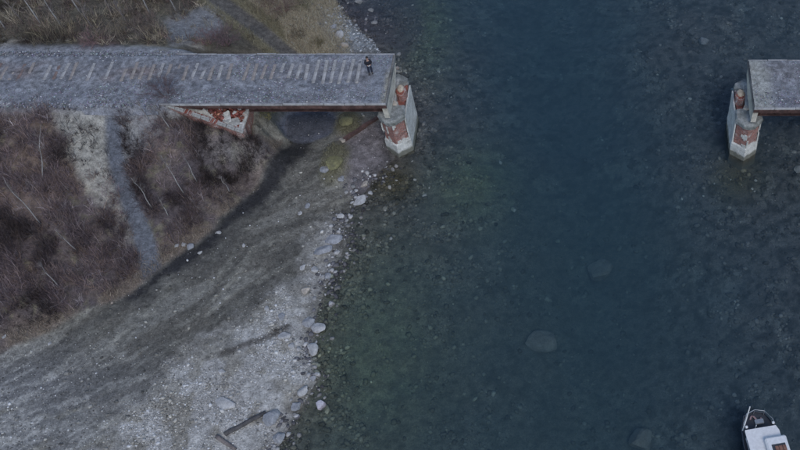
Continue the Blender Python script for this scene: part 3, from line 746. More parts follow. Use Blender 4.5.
def coping(a, b, w, h, nseg, off, mt='concrete_pale'):
    for i in range(nseg):
        if mt == 'concrete' and i in (3, 6): continue
        p = a + (b - a) * ((i + .5) / nseg); L = (b - a).length / nseg
        bm = bmesh.new(); d = (b - a).normalized(); R = d.to_track_quat('X', 'Z').to_matrix()
        add_box(bm, (0, 0, 0), (L - .03, w, h), bevel=.02)
        o = bm_obj('coping_stone', bm, M[mt], None); o.location = p + off + Vector((0, 0, random.uniform(0, .03))); o.rotation_euler = R.to_euler(); o.rotation_euler.z += random.uniform(-.07, .07); abp(o)
coping(SE, WE, .30, .16, 9, Vector((.03, .12, .06)), 'concrete'); coping(SE + Vector((-.2, .2, 0)), NE + Vector((-.2, 0, 0)), .38, .18, 8, Vector((0, 0, .08)))
bm = bmesh.new(); vs = [bm.verts.new(v) for v in ((-27.95, 48.9, 4.35), (-27.95, 55, 4.35), (-34, 55, 5.0), (-34, 50.0, 5.4))]; bm.faces.new(vs); abp(bm_obj('fill', bm, M['slab_under']))
for (x_, y_, z_, sx, sy, sz, rx, ry, rz, mt) in ((-30.4, 50.0, 4.55, 1.7, .5, .22, .35, .25, -.7, 'concrete_pale'), (-29.4, 49.75, 4.35, 1.3, .4, .2, -.2, -.3, -.2, 'concrete_pale'), (-28.5, 49.7, 4.3, .9, .7, .3, .2, .2, .5, 'concrete'), (-31.4, 50.3, 4.9, 1.4, .45, .2, .1, .35, .2, 'concrete_pale'), (-29.0, 50.1, 4.5, .5, 1.0, .22, .3, -.2, .3, 'concrete_pale'), (-31.9, 50.2, 5.0, .8, .5, .2, .2, .4, -.4, 'concrete')):
    if mt == 'brickraw' and mt not in M: M[mt] = mat_noise('brick_raw', (.13, .045, .035), (.30, .10, .07), 3, .9, .02)
    bm = bmesh.new(); add_box(bm, (0, 0, 0), (sx, sy, sz), bevel=.03)
    for v in bm.verts: v.co += Vector([random.uniform(-.04, .04) for _ in range(3)])
    o = bm_obj('broken_slab' if mt != 'brickraw' else 'brick_chunk', bm, M[mt]); o.location = (x_, y_ - .25, z_ + .42); o.rotation_euler = (rx, ry, rz); abp(o)
k = 1500
bx = RNG.uniform(-32.5, -27.9, k); by = 49.1 + RNG.random(k) * 2.2 + np.maximum(0, (-28.5 - bx) * .19); s = .06 + .13 * RNG.random(k) ** 2
o = stones('brick_rubble', np.stack([bx, by, 4.4 + .25 * RNG.random(k) + (-28 - bx) * .17], -1), s, tone(k, (.20, .075, .06), .4, .20), '', '', None, .7); abp(o)
for kk_ in ('label', 'category'):
    if kk_ in o: del o[kk_]
#@@VEG
# ------------------------------------------------------------------ brush and grass (uncountable)
def blades(name, x, y, h, col, width, spread, label, cat, per=1):
    k = len(x); z = H(x, y)
    b = np.stack([x, y, z], -1)
    a = RNG.random(k) * 2 * np.pi; t = RNG.random(k) * spread
    d = np.stack([np.cos(a) * np.sin(t), np.sin(a) * np.sin(t), np.cos(t)], -1)
    b = b + d * (h * RNG.random(k) * .35)[:, None]
    a2 = RNG.random(k) * 2 * np.pi; sv_ = np.stack([np.cos(a2), np.sin(a2), np.zeros(k)], -1) * (width * (.6 + .8 * RNG.random(k)))[:, None]
    mid = b + d * (h * .55)[:, None]; tip = b + d * h[:, None] + np.stack([RNG.normal(0, .12, k), RNG.normal(0, .12, k), -.05 * np.ones(k)], -1) * h[:, None]
    V_ = np.stack([b - sv_, b + sv_, mid + sv_ * .6, mid - sv_ * .6, tip], 1).reshape(-1, 3)
    o5 = np.arange(k)[:, None] * 5
    F_ = np.concatenate([o5 + [[0, 1, 2]], o5 + [[0, 2, 3]], o5 + [[3, 2, 4]]])
    o = mesh_np(name, V_, F_, M['twig'], np.repeat(col, 5, axis=0)); tag(o, label, cat, kind='stuff'); return o
flatc = lambda a: a.reshape(-1)
n5 = fbm(GX * .9, GY * .9, 91, 4); n6 = fbm(GX * .3, GY * .3, 93, 4)
dens = inv * m_slope * (1 - m_path) * (1 - .92 * m_scree) * (1 - .7 * m_scree2) * sst(3, 22, d_foot) * (.05 + sst(.36, .66, n5)) * (1 - em)
dens *= 1 - .5 * sst(-14, 26, poly_sd(QX, QY, [(196,134),(290,142),(262,176),(230,176),(205,160)]))
kc = 5600
x, y, i = pick(dens, kc)
pal_t = np.array([(.165, .128, .135), (.10, .08, .09), (.21, .155, .14), (.27, .235, .235), (.18, .128, .10)])
w_ = RNG.random(kc); ci = np.where(w_ < .34, 0, np.where(w_ < .60, 1, np.where(w_ < .80, 2, np.where(w_ < .88, 3, 4))))
cl = pal_t[ci] * np.exp(RNG.normal(0, .30, (kc, 1))) * (.24 + .95 * sst(.34, .66, n6.ravel()[i]))[:, None]
rad = .18 + .62 * RNG.random(kc) ** 2.5; per = 20
ang = RNG.random((kc, per)) * 2 * np.pi; rr = np.sqrt(RNG.random((kc, per))) * rad[:, None] * .45
X_ = (x[:, None] + np.cos(ang) * rr).ravel(); Y_ = (y[:, None] + np.sin(ang) * rr).ravel()
hh = (rad[:, None] * (.7 + 1.1 * RNG.random((kc, per)))).ravel()
cc = np.repeat(cl, per, axis=0) * np.exp(RNG.normal(0, .22, (kc * per, 1)))
blades('brush', X_, Y_, hh, cc, .011, 1.57, 'purplish brown leafless brush covering the embankment slope', 'brush')
nd = inv * mn * sst(48, 40, PY) * (PX < 335) * sst(8, 14, dr) * (.15 + sst(.40, .6, n5)) * (1 - .85 * sst(-6, 6, poly_sd(QX, QY, [(165,22),(205,8),(225,22),(215,40),(165,45)])))
nd *= 1 - .96 * sst(205, 240, PX)
kc = 2300; per = 20
x, y, i = pick(nd, kc)
pal_n = np.array([(.13, .108, .09), (.085, .07, .068), (.20, .172, .115), (.30, .26, .20), (.12, .085, .075)])
cl = pal_n[RNG.integers(0, 5, kc)] * np.exp(RNG.normal(0, .3, (kc, 1))) * (.4 + 1.0 * sst(.32, .68, n6.ravel()[i]))[:, None]
rad = .2 + .8 * RNG.random(kc) ** 2.5
ang = RNG.random((kc, per)) * 2 * np.pi; rr = np.sqrt(RNG.random((kc, per))) * rad[:, None] * .5
X_ = (x[:, None] + np.cos(ang) * rr).ravel(); Y_ = (y[:, None] + np.sin(ang) * rr).ravel()
hh = (rad[:, None] * (.7 + 1.1 * RNG.random((kc, per)))).ravel()
cc = np.repeat(cl, per, axis=0) * np.exp(RNG.normal(0, .22, (kc * per, 1)))
blades('undergrowth', X_, Y_, hh, cc, .012, 1.5, 'brown and olive dormant undergrowth north of the railway line', 'undergrowth')
mo_ = np.zeros_like(GX)
for a_, b_, c_, d_ in ((335, 162, 1.2, 2.1), (347, 121, 1.1, 1.7)):
    q_ = at(a_, b_, .9); mo_ = np.maximum(mo_, sst(1.2, .5, np.hypot((GX - q_.x) / c_, (GY - q_.y) / d_)))
gd = inv * (.35 * mo_ + (.5 * sst(22, 4, d_foot) * m_slope * sst(.46, .6, n1)) + .9 * mn * sst(-8, 8, poly_sd(QX, QY, [(235,-10),(330,-10),(345,20),(352,54),(285,54),(255,20)])) * sst(7, 12, dr) + .6 * mn * (1 - sst(11, 18, dr)) * sst(6, 9, dr))
k = 42000
x, y, i = pick(gd, k)
cc = np.where((mn.ravel()[i] > .5)[:, None] & (dr.ravel()[i] < 17)[:, None] & (PX.ravel()[i] < 285)[:, None], np.array([[.26, .24, .165]]), np.where((mn.ravel()[i] > .5)[:, None], np.array([[.44, .385, .285]]), np.where((mo_.ravel()[i] > .1)[:, None], np.array([[.21, .197, .13]]), np.array([[.28, .235, .19]])))) * np.exp(RNG.normal(-.1, .3, (k, 1)))
blades('dry_grass', x, y, .12 + .28 * RNG.random(k), np.clip(cc, .02, .5), .012, 1.2, 'dry tan and olive grass along the slope foot and the road', 'grass')

# ------------------------------------------------------------------ shrubs, saplings, trees: one object each
def rvec(up=.5):
    a = random.uniform(0, 6.283); t = random.uniform(0, 1.2); return Vector((math.cos(a) * math.sin(t), math.sin(a) * math.sin(t), math.cos(t) + up - .5)).normalized()
def twig_mesh(name, segs, col, parent, width):
    """segs: list of (p0, p1, w)"""
    V_, F_, C_ = [], [], []
    for p0, p1, w in segs:
        d = (p1 - p0); s1 = d.cross(Vector((random.uniform(-1, 1), random.uniform(-1, 1), .3))).normalized() * w; s2 = d.cross(s1).normalized() * w
        b = len(V_); V_ += [p0 + s1, p0 - s1 * .5 + s2 * .87, p0 - s1 * .5 - s2 * .87, p1]; F_ += [(b, b + 1, b + 3), (b + 1, b + 2, b + 3), (b + 2, b, b + 3)]
        c = np.array(col) * math.exp(random.gauss(0, .2)); C_ += [c] * 4
    return mesh_np(name, np.array([tuple(v) for v in V_]), np.array(F_), M['twig'], np.array(C_), False, parent)
def shrub(px, py, rad, hgt, col, label, nst=26, z=None):
    p = ground(px, py)
    r = empty('bare_shrub', p); tag(r, label, 'shrub', 'bare shrubs beside the railway')
    stems, tw = [], []
    for q in range(nst):
        a = random.uniform(0, 6.283); t = math.sqrt(random.random())
        b = Vector((math.cos(a) * .18, math.sin(a) * .18, -.08)); e = Vector((math.cos(a) * rad * t, math.sin(a) * rad * t, hgt * (1.05 - .55 * t * t) * random.uniform(.75, 1.1)))
        m_ = (b + e) / 2 + Vector((random.uniform(-.15, .15), random.uniform(-.15, .15), .18 * hgt))
        stems += [(b, m_, .018), (m_, e, .011)]
        for w in range(16):
            s0 = m_.lerp(e, random.uniform(-.5, 1)); tw.append((s0, s0 + rvec(.4) * random.uniform(.2, .55) * max(.7, rad * .5), .007))
    tag(twig_mesh('stems', stems, tuple(c * 1.5 for c in col), r, .02), kind='stuff'); tag(twig_mesh('twigs', tw, tuple(c * 1.7 for c in col), r, .008), kind='stuff')
    return r
DK = (.075, .055, .058); RD = (.13, .085, .085); OL = (.12, .11, .07)
shrub(166, 96, 2.1, 1.9, DK, 'dark leafless shrub beside the deck where the span meets the embankment', 60)
shrub(93, 44, 1.5, 1.0, RD, 'low reddish bare shrub on the pale strip north of the track', 36)
shrub(226, 45, 2.0, 1.8, (.10, .07, .075), 'dark purplish bare shrub behind the span, left of the road', 55)
shrub(208, 44, 1.3, 1.4, RD, 'reddish bare shrub between the pale gravel patch and the span', 34)
shrub(284, 12, 2.0, 1.7, (.10, .07, .06), 'large brown bare shrub on the tan bank right of the road', 55)
shrub(268, 5, 1.5, 1.4, (.10, .075, .06), 'brown bare shrub at the top edge, right of the road', 36)
shrub(305, 8, 1.5, 1.3, OL, 'olive bare shrub at the top of the tan bank near the rocks', 36)
shrub(299, 38, .9, .9, (.085, .07, .05), 'small dark shrub in the middle of the tan grass bank', 22)
shrub(318, 46, .8, .8, (.10, .085, .05), 'small brown shrub just behind the span near the rocky shore', 22)
shrub(148, 30, 1.9, 1.6, (.095, .075, .065), 'broad brown bare shrub left of the pale gravel patch', 50)
shrub(122, 34, 1.4, 1.3, (.10, .085, .07), 'brown bare shrub directly above the pale strip, left of the broad one', 34)
shrub(58, 34, 1.4, 1.3, (.09, .08, .06), 'olive brown bare shrub above the track, near the tilted trees', 34)
shrub(20, 38, 1.3, 1.2, (.10, .09, .07), 'leftmost bare shrub on the bank north of the track', 30)
shrub(268, 118, 1.0, 1.4, (.13, .12, .06), 'mossy olive shrub right of the abutment under the span', 30)
def tree(kind, px, py, hgt, lean, label, group, pale=True, rad=.05, nbr=9, col=(.20, .18, .175)):
    p = ground(px, py)
    r = empty(kind, p); tag(r, label, 'tree', group)
    top = Vector((lean[0], lean[1], hgt)); pts = []
    for q in range(7):
        t = q / 6; b = top * t; b.x += .10 * math.sin(q * 1.7 + px) * t; b.y += .10 * math.cos(q * 1.3 + py) * t; b.z -= .15 * (1 - t); pts.append(b)
    bm = bmesh.new(); tube(bm, pts, [rad * (1.15 - .95 * q / 6) for q in range(7)], 6); bm_obj('trunk', bm, M['bark_pale' if pale else 'bark'], r, True)
    br, tw = [], []
    for q in range(nbr):
        t = random.uniform(.35, .97); s0 = top * t; d = rvec(.7); L = hgt * random.uniform(.14, .30) * (1.25 - t)
        e = s0 + d * L; br.append((s0, e, rad * .30))
        for w in range(12):
            s1 = s0.lerp(e, random.uniform(.2, 1)); tw.append((s1, s1 + (d * .6 + rvec(.5)).normalized() * random.uniform(.2, .6), .008))
    tag(twig_mesh('crown', br + tw, tuple(c * .85 for c in col), r, .01), kind='stuff')
    return r
G1 = 'bare saplings on the embankment slope'
for px, py, h, ln, lb in ((41, 224, 5.2, (-.3, .2), 'long pale bare sapling in the left part of the brush slope'), (42, 180, 4.5, (1.5, 1.3), 'thin pale sapling leaning upslope below the track, far left'),
        (185, 195, 4.2, (-.4, .4), 'pale bent sapling on the brush slope below the abutment'), (197, 182, 3.0, (-.1, .3), 'short pale sapling right of the bent one below the abutment'),
        (153, 209, 3.6, (-.2, .2), 'thin pale sapling just right of the gravel path'), (168, 215, 1.9, (0, .1), 'small bare sapling low on the slope right of the path'),
        (78, 251, 2.6, (-.5, .0), 'thin sapling left of the lower path end in dense brush'), (60, 288, 2.8, (-.2, .2), 'thin pale sapling near the lower left foot of the slope'),
        (150, 122, 2.2, (-.3, .3), 'small pale sapling beneath the deck edge beside the dark shrub'), (170, 128, 2.4, (-.4, .2), 'small sapling on the slope left of the wing wall'), (230, 192, 1.8, (-.2, .1), 'small bare sapling low on the slope nearest the dark mud')):
    tree('bare_sapling', px, py, h, ln, lb, G1, True, .042, 7)
G2 = 'bare trees along the top edge'
for px, py, h, ln, pl, lb in ((43, 27, 5.5, (-.4, .2), True, 'pale trunked bare tree above the track near the left corner'), (62, 27, 3.6, (-.2, 0), True, 'shorter bare tree right of the pale trunked corner tree'),
        (81, 14, 5.0, (-.3, .1), True, 'pale bluish trunked bare tree at the top edge above the reddish shrub'), (94, 31, 3.2, (-.1, .2), False, 'slim dark bare tree just behind the pale strip'),
        (113, 15, 4.2, (-.2, .3), False, 'dark bare tree at the top, left of the broad brown shrub'), (150, 14, 4.6, (-.1, .2), True, 'slim bare tree above the broad brown shrub'),
        (24, 24, 4.4, (-.5, .1), False, 'dark bare tree at the top left corner'), (6, 30, 3.8, (-.2, .1), True, 'leftmost bare tree at the picture edge'),
        (130, 29, 3.4, (-.2, .1), False, 'dark bare tree between the two brown shrubs'), (176, 12, 3.0, (0, .2), True, 'slim bare tree at the top nearest the road')):
    tree('bare_tree', px, py, h, ln, lb, G2, pl, .06, 12)

# ------------------------------------------------------------------ boulders, one object each
def boulder_mesh(seed, sub=3, flat=.65, elong=1.25, ang=0.0):
    rnd = random.Random(seed); bm = bmesh.new(); bmesh.ops.create_icosphere(bm, subdivisions=sub, radius=1.0)
    dirs = [(Vector((rnd.gauss(0, 1), rnd.gauss(0, 1), rnd.gauss(0, .8))).normalized(), rnd.uniform(.52, .86)) for _ in range(13)]
    o1, o2 = rnd.uniform(0, 50), rnd.uniform(0, 50)
    for v in bm.verts:
        d = v.co.normalized(); r_ = 1.0
        for dd, c in dirs:
            t = d.dot(dd)
            if t > 0 and t * r_ > c: r_ = c / t
        r_ *= 1 + .16 * (float(fbm(d.x * 2 + o1 + d.z, d.y * 2 + o2 - d.z, 3, 3)) - .5)
        v.co = Vector((d.x * elong, d.y, d.z * flat)) * r_
    return bm
def boulder(px, py, wpx, mat, label, flat=.62, elong=1.25, rz=None, sink=.28, group='boulders along the river bank', name='boulder'):
    p = ground(px, py); t = (CAMH - p.z) / (SP + CP * (py - PPY) / FPX); sz = 1.28 * wpx / FPX * t / 2 / (elong * .5 + .5)
    o = bm_obj(name, boulder_mesh(int(px * 7 + py), 2 if wpx < 7 else 3, flat, elong), M[mat], None, False)
    o.location = (p.x, p.y, p.z + sz * flat * (.9 - sink * 2 + .25)); o.scale = (sz,) * 3; o.rotation_euler = (random.uniform(-.2, .2), random.uniform(-.2, .2), random.uniform(0, 3.1) if rz is None else rz)
    tag(o, label, 'boulder', group); return o
BL = [(321,405,10,'rocklilac','pale lilac boulder standing in the shallows right of the driftwood beam'),
 (271,419,16,'rockgrey','large smooth grey boulder at the upper end of the driftwood beam'),
 (280,438,12,'rockgrey','bluish grey boulder below the large smooth one, near the bottom edge'),
 (318,330,12,'rockpale','largest pale boulder on the waterline, beside the bluish grey block'),
 (313,350,11,'rockpale','pale cracked boulder on the waterline below the largest pale one'),
 (308,323,11,'rockgrey','bluish grey block just left of the largest pale boulder'),
 (332,305,7,'rockpale','pale stone lying alone in the water right of the bank'),
 (306,291,8,'rockwarm','cream coloured boulder on the bank above the bluish grey block'),
 (337,253,6,'rockpale','white round stone right of the rough rock outcrop'),
 (328,276,7,'rockgrey','grey stone at the water edge below the white round one'),
 (315,270,7,'rockpale','pale stone between the cream boulder and the outcrop'),
 (303,268,6,'rockpale','left one of the pale stones above the cream boulder'),
 (341,217,7,'rockpale','white stone on the shore above the rough outcrop'),
 (352,203,4,'rockpale','small white stone beside the flat slab on the shore'),
 (365,185,7,'rockwarm','tan block on the shore just above the flat slab'),
 (371,194,5,'rockpale','small white stone in the dark shallows beside the flat slab'),
 (393,170,4,'rockpale','small white stone in the dark water below the left pier'),
 (222,372,6,'rockpale','lone white stone on the gravel bar above the flat pale slab'),
 (244,246,4,'rockpale','lone small white stone on the dark upper bar'),
 (177,246,5,'rockpale','left of three pale stones at the foot of the slope'),
 (184,245,5,'rockpale','white middle one of three stones at the slope foot'),
 (191,247,7,'rockgrey','grey right one of three stones at the slope foot'),
 (200,253,4,'rockpale','small pale stone right of the three at the slope foot'),
 (219,233,4,'rockpale','small white stone at the mud edge below the brush slope'),
 (313,379,6,'rockgrey','grey stone half in the water below the cracked boulder'),
 (317,375,6,'rockpale','pale flat stone at the water edge below the cracked boulder'),
 (303,392,10,'rockpale','pale boulder at the edge of the white gravel patch'),
 (297,407,9,'rockgrey','grey boulder between the smooth one and the lilac one'),
 (285,337,9,'rockpale','pale boulder at the upper end of the white gravel patch'),
 (292,347,7,'rockpale','pale stone right of the dark crack in the gravel bar'),
 (282,318,7,'rockgrey','grey stone on the bar left of the bluish block'),
 (267,309,6,'rockpale','pale stone on the bar left of the cream boulder'),
 (359,3,7,'rockpale','large white boulder in the shallows at the top edge'),
 (371,11,5,'rockpale','white stone in the shallows right of the large top one'),
 (366,20,4,'rockpale','smaller dull stone in the shallows below the top white one'),
 (375,24,6,'rockpale','white stone in the shallows nearest above the person'),
 (340,36,9,'rockpale','pale boulder on the rocky shore behind the span'),
 (345,46,7,'rockwarm','cream boulder on the rocky shore right behind the span'),
 (333,28,7,'rockgrey','grey boulder on the rocky shore left of the pale one'),
 (352,40,6,'rockgrey','grey stone on the rocky shore right of the pale one'),
 (399,55,5,'rockpale','pale stone in the water at the end corner of the left span'),
 (397,69,5,'rockwarm','cream stone in the water right of the left span end'),
 (343,141,7,'rockwarm','tan boulder at the lower end of the rusty beam'),
 (300,214,5,'rockpale','small pale stone on the bar right of the dark mud'),
 (308,207,6,'rockgrey','grey stone on the bar below the mossy mound'),
 (5,337,4,'rockpale','small white stone at the slope foot at the left edge'),
 (50,344,4,'rockpale','small white stone at the slope foot in the lower left')]
for a in BL: boulder(*a)
# flat slabs and outcrop
boulder(360,201,12,'rockpale','flat pale slab tilted on the shore below the left pier',.3,1.6,.7)
boulder(226,404,17,'rockpale','broad flat pale slab left of the driftwood beam',.28,1.5,-.4)
boulder(322,251,15,'rockgrey','grey rough rock outcrop at the narrow of the shore',.35,1.5,.6)
boulder(332,240,14,'rockgrey','grey flat outcrop above the rough one at the shore',.3,1.5,.2)
boulder(334,164,17,'rockmoss','large mossy olive rock on the bar below the span',.6,1.45,1.3,.3)
boulder(346,124,13,'rockmoss','mossy olive rock under the span beside the upper rusty beam end',.6,1.4,1.2,.3)
boulder(326,170,8,'rockgrey','grey stone leaning against the large mossy rock',.6,1.3,.4)
boulder(341,180,7,'rockgrey','grey stone just below the large mossy rock',.6,1.3,1.4)
boulder(703,42,10,'rockgrey','submerged pale boulder at the top right, left of the stub span',.6,1.2,.9)
boulder(545,342,26,'rockdark','large flat submerged slab in the middle of the deep water',.5,1.5,.1)
boulder(600,275,22,'rockdark','faint submerged boulder right of the middle of the river',.8,1.2,.6)
boulder(641,441,28,'rockdark','dark submerged slab at the bottom edge left of the boat',.6,1.4,.9)
#boulder(494,160,14,'rockgrey','submerged greenish stone right of the left pier in open water',.5,1.2,.3)
boulder(798,170,9,'rockpale','pale stone in the rippled water under the stub span',.6,1.2,.3)

# ------------------------------------------------------------------ logs and beams
def log(px0, py0, px1, py1, r0, r1, mat, name, label, cat, n_=8, lift=.6):
    a = ground(px0, py0); b = ground(px1, py1); bm = bmesh.new(); pts = []
    for q in range(7):
        t = q / 6; p = a.lerp(b, t) - a; p.z += r0 * lift + .04 * math.sin(q * 2.1); pts.append(p)
    tube(bm, pts, [r0 + (r1 - r0) * q / 6 for q in range(7)], n_)
    for v in bm.verts: v.co += Vector([random.uniform(-.015, .015) for _ in range(3)])
    o = bm_obj(name, bm, M[mat], None, n_ > 6); o.location = a; tag(o, label, cat); return o
log(225, 435, 266, 413, .17, .14, 'log', 'driftwood_beam', 'long dark driftwood beam on the pale gravel bar', 'driftwood')
log(217, 437, 236, 450, .16, .12, 'bark', 'driftwood_beam', 'short dark timber at the lower end of the long driftwood beam', 'driftwood')
log(344, 141, 380, 117, .20, .17, 'log_red', 'rusty_beam', 'dark rusty beam leaning on the bar beside the left pier', 'beam', 4)
#log(246, 343, 284, 325, .10, .06, 'log', 'driftwood_branch', 'thin dark branch lying across the upper gravel bar', 'branch')
log(207, 113, 206, 100, .05, .03, 'bark_pale', 'dead_branch', 'pale dead branch hanging over the wing wall', 'branch', 6)

# ------------------------------------------------------------------ boat
p0 = at(744.8, 430, 1.6); yaw = math.radians(10)
bt = empty('cabin_boat', (10.95, 23.25, 0), yaw); tag(bt, 'white roofed cabin boat with wooden hatch and bow mast, cut by the bottom edge', 'boat')
# local: x starboard, y towards the bow, roof front edge at y=+2.3
def hull_ring(z, k):
    pts = [(-1.12, -4.6), (-1.2, -2), (-1.2, 1.6), (-1.05, 2.8), (-.7, 3.6), (0, 3.85), (.7, 3.6), (1.05, 2.8), (1.2, 1.6), (1.2, -2), (1.12, -4.6)]
    return [(x_ * k, y_ * (.96 + .04 * k) if y_ > 0 else y_, z) for x_, y_ in pts]
bm = bmesh.new(); rs_ = [[bm.verts.new(q) for q in hull_ring(z, k)] for z, k in ((-.4, .75), (0, .9), (.45, .98), (.72, 1.03))]
for r0, r1 in zip(rs_[:-1], rs_[1:]):
    m_ = len(r0)
    for q in range(m_): bm.faces.new((r0[q], r0[(q + 1) % m_], r1[(q + 1) % m_], r1[q]))
bm.faces.new(rs_[0]); hull = bm_obj('hull', bm, M['boat_navy'], bt)
bm = bmesh.new(); bm.faces.new([bm.verts.new(q) for q in hull_ring(.62, 1.0)]); bm_obj('deck', bm, M['boat_deck'], bt)
bm = bmesh.new(); pts = hull_ring(.74, 1.03); tube(bm, pts + [pts[0]], .045, 6, False); bm_obj('gunwale', bm, M['boat_navy'], hull)
bm = bmesh.new(); add_box(bm, (0, -.9, 1.05), (2.0, 6.0, .9), bevel=.06); cab = bm_obj('cabin', bm, M['boat_white'], bt)
for sx in (-1, 1):
    for q in range(5):
        bm = bmesh.new(); add_box(bm, (sx * 1.005, 1.4 - q * 1.15, 1.16), (.03, .85, .38), bevel=.01); bm_obj('window', bm, M['glass'], cab)
for q in (-1, 0, 1):
    bm = bmesh.new(); add_box(bm, (q * .62, 2.105, 1.16), (.5, .03, .36), bevel=.01); bm_obj('window', bm, M['glass'], cab)
bm = bmesh.new()
rp = [(-1.09, 2.28), (.98, 2.28), (1.12, 1.9), (1.12, -4.0), (-1.12, -4.0), (-1.12, 2.2)]
a_ = [bm.verts.new((x_, y_, 1.52)) for x_, y_ in rp]; b_ = [bm.verts.new((x_, y_, 1.60)) for x_, y_ in rp]
bm.faces.new(a_); bm.faces.new(b_)
for q in range(6): bm.faces.new((a_[q], a_[(q + 1) % 6], b_[(q + 1) % 6], b_[q]))
roof = bm_obj('roof', bm, M['boat_white'], bt)
bm = bmesh.new(); add_box(bm, (.62, .1, 1.82), (1.42, 2.6, .42), bevel=.10); fb = bm_obj('upper_coaming', bm, M['boat_white'], bt)
bm = bmesh.new(); add_box(bm, (.66, -.15, 2.02), (.92, 2.0, .05), bevel=.02); hb = bm_obj('hatch_frame', bm, M['boat_deck'], fb)
for q in range(3):
    bm = bmesh.new(); add_box(bm, (.50 + q * .25, -.15, 2.06), (.22, 1.7, .05), bevel=.015); bm_obj('hatch_plank', bm, M['boat_wood'], fb)
bm = bmesh.new(); tube(bm, [(-1.05, 2.62, .7), (-1.05, 2.62, 2.4), (-1.02, 2.66, 4.3)], [.055, .05, .035], 6); bm_obj('mast', bm, M['boat_white'], bt)
rl = [(-1.05, 2.55), (-.98, 2.9), (-.62, 3.5), (0, 3.7), (.62, 3.5), (.98, 2.9), (1.05, 2.55)]
for x_, y_ in rl:
    bm = bmesh.new(); tube(bm, [(x_, y_, .66), (x_, y_, 1.28)], .02, 5); bm_obj('rail_post', bm, M['steel'], bt)
bm = bmesh.new(); tube(bm, [(x_, y_, 1.3) for x_, y_ in rl], .022, 6); bm_obj('bow_rail', bm, M['steel'], bt)
bm = bmesh.new(); add_box(bm, (.2, 3.05, .74), (.6, .35, .2), bevel=.04); wh = bm_obj('locker', bm, M['steel'], bt)
bm = bmesh.new(); tube(bm, [(-.35 + .75 * t / 8, 3.3 + .25 * math.sin(t * math.pi / 8 * 2), .72) for t in range(9)], .06, 6); bm_obj('rope_coil', bm, M['pink'], bt)
bm = bmesh.new(); tube(bm, [(-.3, 2.45, .7), (-.3, 2.45, 1.7)], .03, 6); bm_obj('lamp_post', bm, M['boat_white'], bt)
for x_ in (-.95, .85):
    bm = bmesh.new(); add_box(bm, (x_, 2.45, 1.66), (.16, .16, .14), bevel=.03); bm_obj('navigation_lamp', bm, M['boat_white'], bt)

# ------------------------------------------------------------------ person on the deck
def skin_obj(name, verts, edges, radii, mat, parent, sub=2, root=0):
    me = bpy.data.meshes.new(name); me.from_pydata(verts, edges, []); me.materials.append(M[mat])
    o = link(bpy.data.objects.new(name, me), parent)
    sk = o.modifiers.new('skin', 'SKIN'); sk.use_smooth_shade = True
    me.skin_vertices.new() if not me.skin_vertices else None
    for q, rr in enumerate(radii):
        d = me.skin_vertices[0].data[q]; d.radius = rr if hasattr(rr, '__len__') else (rr, rr); d.use_root = q == root
    ss = o.modifiers.new('sub', 'SUBSURF'); ss.levels = sub; ss.render_levels = sub
    return o
pf = at(371, 73.5, 6.56)
pr = empty('person', pf, math.radians(20)); tag(pr, 'person in dark jacket and trousers standing on the deck, holding a small white controller', 'person')
# local: faces -y
J = {'pel': (0, 0, .96), 'belly': (0, -.01, 1.12), 'chest': (0, 0, 1.32), 'neck': (0, .0, 1.48), 'head0': (0, -.02, 1.57), 'head1': (0, -.03, 1.68),
     'hipL': (.09, 0, .92), 'kneeL': (.11, -.02, .50), 'ankL': (.11, .02, .09), 'toeL': (.13, -.14, .04), 'hipR': (-.09, 0, .92), 'kneeR': (-.12, -.03, .50), 'ankR': (-.12, .02, .09), 'toeR': (-.15, -.14, .04),
     'shL': (.18, .01, 1.41), 'elL': (.25, .02, 1.14), 'wrL': (.13, -.22, 1.10), 'haL': (.10, -.28, 1.11), 'shR': (-.18, .01, 1.41), 'elR': (-.25, .02, 1.14), 'wrR': (-.13, -.22, 1.10), 'haR': (-.10, -.28, 1.11)}
names = list(J); ix = {q: a for a, q in enumerate(names)}
E = [('pel','belly'),('belly','chest'),('chest','neck'),('neck','head0'),('head0','head1'),('pel','hipL'),('hipL','kneeL'),('kneeL','ankL'),('ankL','toeL'),('pel','hipR'),('hipR','kneeR'),('kneeR','ankR'),('ankR','toeR'),('chest','shL'),('shL','elL'),('elL','wrL'),('wrL','haL'),('chest','shR'),('shR','elR'),('elR','wrR'),('wrR','haR')]
RD_ = {'pel': (.14, .10), 'belly': (.13, .09), 'chest': (.15, .10), 'neck': .055, 'head0': (.075, .085), 'head1': (.085, .10), 'hipL': .085, 'kneeL': .06, 'ankL': .042, 'toeL': .035, 'hipR': .085, 'kneeR': .06, 'ankR': .042, 'toeR': .035, 'shL': .06, 'elL': .045, 'wrL': .03, 'haL': (.035, .018), 'shR': .06, 'elR': .045, 'wrR': .03, 'haR': (.035, .018)}
V_ = [J[q] for q in names]; E_ = [(ix[a], ix[b]) for a, b in E]; Rr = [RD_[q] for q in names]
for s_, hn in ((1, 'haL'), (-1, 'haR')):          # fingers and thumb, curled on the controller
    hx, hy, hz = J[hn]
    for f in range(4):
        b = len(V_); V_ += [(hx - s_ * .004, hy - .018 + .0, hz + .03 - .021 * f), (hx - s_ * .03, hy - .045, hz + .03 - .021 * f), (hx - s_ * .05, hy - .03, hz + .03 - .021 * f)]; E_ += [(ix[hn], b), (b, b + 1), (b + 1, b + 2)]; Rr += [.010, .009, .008]
    b = len(V_); V_ += [(hx - s_ * .025, hy + .02, hz + .045), (hx - s_ * .05, hy + .0, hz + .055)]; E_ += [(ix[hn], b), (b, b + 1)]; Rr += [.011, .009]
skin_obj('body', V_, E_, Rr, 'skin', pr)
